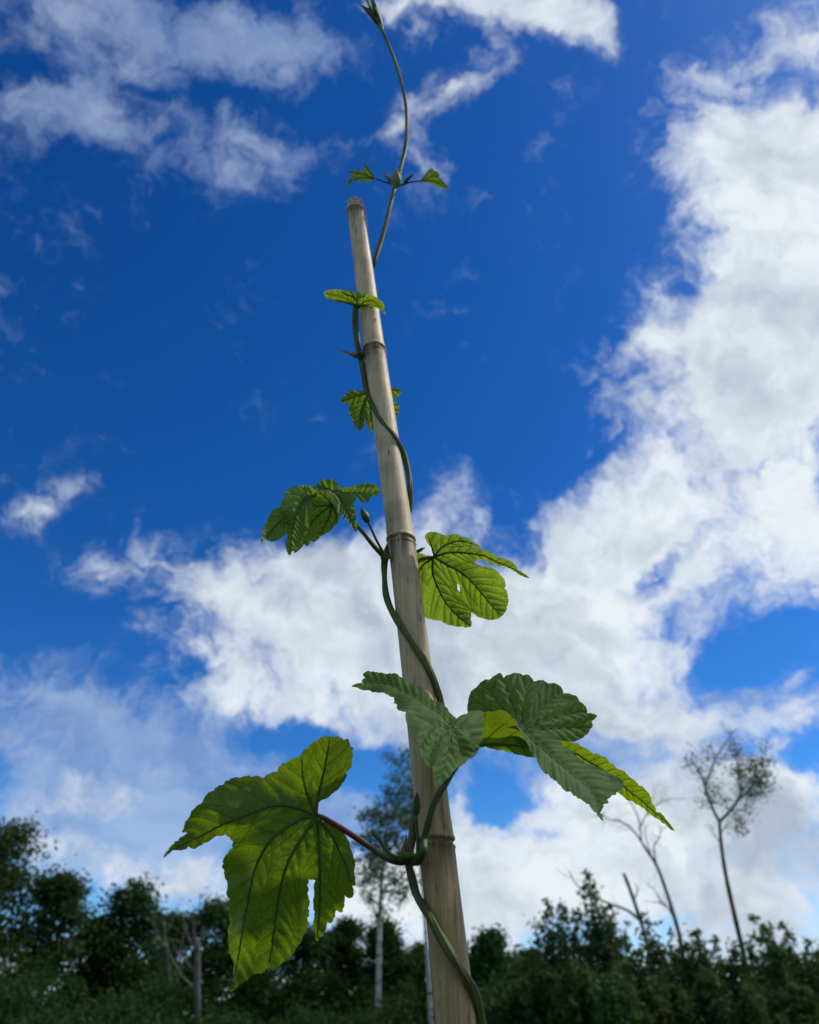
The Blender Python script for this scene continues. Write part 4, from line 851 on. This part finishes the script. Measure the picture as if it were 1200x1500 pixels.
# saplings of the right-hand thicket: upright leafy shoots
def sapling(px, top, d, wpx, label, shoots=9, fol=None, dens=1.0, size=.075):
    T = P(np.array(px), np.array(top), np.array(d)); b = ground_at(T); root = thing('willow_shrub', label, 'shrub', b, 'leafy shrubs of the thicket')
    mb = MB(); Cc = []; Sp = []; Rr = wpx / 1200 * d / 2
    for k in range(shoots):
        a = random.uniform(0, 6.28); q = math.sqrt(random.random()) if k else 0
        e = np.array([T[0] + Rr * q * math.cos(a), T[1] + Rr * q * math.sin(a), T[2] * (1 - .36 * q * random.uniform(.3, 1))]) if k else T
        foot = b + np.array([(e[0] - b[0]) * .25, (e[1] - b[1]) * .25, 0]); m1 = foot + (e - foot) * .5 + rng.normal(size=3) * .12
        s = spline(np.array([foot, m1, e]), 9); mb.tube(s, np.linspace(.028, .006, len(s)), sides=5)
        for i in range(3, len(s)):
            t = i / len(s); nn = (2 if random.random() < .6 else 1) if t < .85 else 1
            for _ in range(nn):
                ln = (.16 + .34 * random.random()) * (1.25 - t) + .05; dr = rng.normal(size=3) * .5 + np.array([0, 0, .75]); dr /= np.linalg.norm(dr)
                tw = np.array([s[i], s[i] + dr * ln * .5, s[i] + dr * ln + rng.normal(size=3) * .03]); mb.tube(tw, [.007, .005, .003], sides=4)
                for f_ in (.35, .7, 1.0): Cc.append(s[i] + dr * ln * f_); Sp.append(.10 + .12 * random.random())
    mb.build('trunk', M_BARK, root)
    V, F = leaf_cloud(np.array(Cc), np.array(Sp), int(9 * dens), size, asp=2.4, flat=1)
    mesh_obj('crown', V, F, fol or M_FOL_S, root, smooth=False)
saps = [(755, 1405, 25, 80), (800, 1322, 25, 50), (828, 1330, 24, 56), (862, 1284, 24, 56), (884, 1345, 23, 60), (916, 1362, 24, 56), (948, 1352, 23, 56), (982, 1378, 24, 60), (1020, 1370, 23, 62), (1050, 1382, 24, 60), (1076, 1390, 23, 60), (1110, 1350, 23, 70), (1150, 1360, 24, 76), (1190, 1388, 23, 80), (1225, 1370, 24, 80), (790, 1390, 22, 80), (845, 1395, 21, 80), (900, 1405, 20, 90), (965, 1410, 21, 90), (1035, 1415, 20, 100), (1100, 1420, 20, 100), (1165, 1425, 20, 110), (730, 1430, 22, 80)]
sl = ['leafy shrub at the left end of the right-hand thicket', 'slim sapling shoot second from the left end of the thicket', 'sapling shoot left of the tallest thicket shoot', 'tallest slender leafy shoot, under the limb of the broken snag', 'leafy shoot just left of the broken snag', 'leafy shoot at the foot of the broken snag', 'leafy shoot between broken snag and leaning dead tree',
      'leafy shoot at the foot of the leaning dead tree', 'leafy shrub right of the leaning dead tree', 'shrub midway between leaning dead tree and poplar', 'shrub left of the poplar trunk', 'shrub with spread shoots right of the poplar trunk', 'bushy shrub second from the right edge', 'shrub at the right edge of the photo', 'shrub cut off by the right edge',
      'low shrub in front of the slim left saplings', 'low shrub under the tallest thicket shoot', 'low dense shrub below the broken snag', 'low dense shrub below the leaning dead tree', 'low dense shrub in front, left of the poplar', 'low dense shrub in front of the poplar foot', 'low dense shrub in the lower right corner', 'low shrub beside the cane on its right']
for i, ((px, top, d, wd), lb) in enumerate(zip(saps, sl)):
    sapling(px, top + (0 if i < 15 else 22), d, wd, lb, shoots=8 if i < 15 else 16, dens=.7 if i < 15 else 1.2)

# thin-out of far wood behind everything: reads as one mass
Cc = []
for k in range(2200):
    x = random.uniform(-75, 80); y = random.uniform(66, 86); hmax = 5.6 + 1.6 * math.sin(x * .21) + 1.1 * math.sin(x * .53 + 2)
    Cc.append((x, y, random.uniform(.4, hmax)))
V, F = leaf_cloud(np.array(Cc), 2.2, 26, .38); far = mesh_obj('far_wood', V, F, M_FOL_D, smooth=False); far['kind'] = 'stuff'; far['label'] = 'dark far wood closing the gaps behind the nearer trees'; far['category'] = 'wood'
# rough grass round the cane and out to the wood
n = 60000; rr_ = 1.2 + 34 * rng.random(n) ** .9; aa = rng.uniform(-1.0, 1.0, n) + math.pi / 2
gp = np.stack([rr_ * np.cos(aa), rr_ * np.sin(aa), np.zeros(n)], 1); hgt = rng.uniform(.12, .5, n) * np.clip(rr_ / 3, .5, 1)
dx = rng.normal(size=(n, 2)) * .08; wd = (.004 + rr_ * .0006)
ta = rng.uniform(0, 6.28, n); wx = np.stack([np.cos(ta) * wd, np.sin(ta) * wd, np.zeros(n)], 1)
V = np.stack([gp - wx, gp + wx, gp + np.c_[dx, hgt]], 1).reshape(-1, 3)
gr = mesh_obj('grass', V, np.arange(3 * n).reshape(-1, 3), M_GRASS, smooth=False); gr['kind'] = 'stuff'; gr['label'] = 'rough meadow grass between the cane and the wood'; gr['category'] = 'grass'
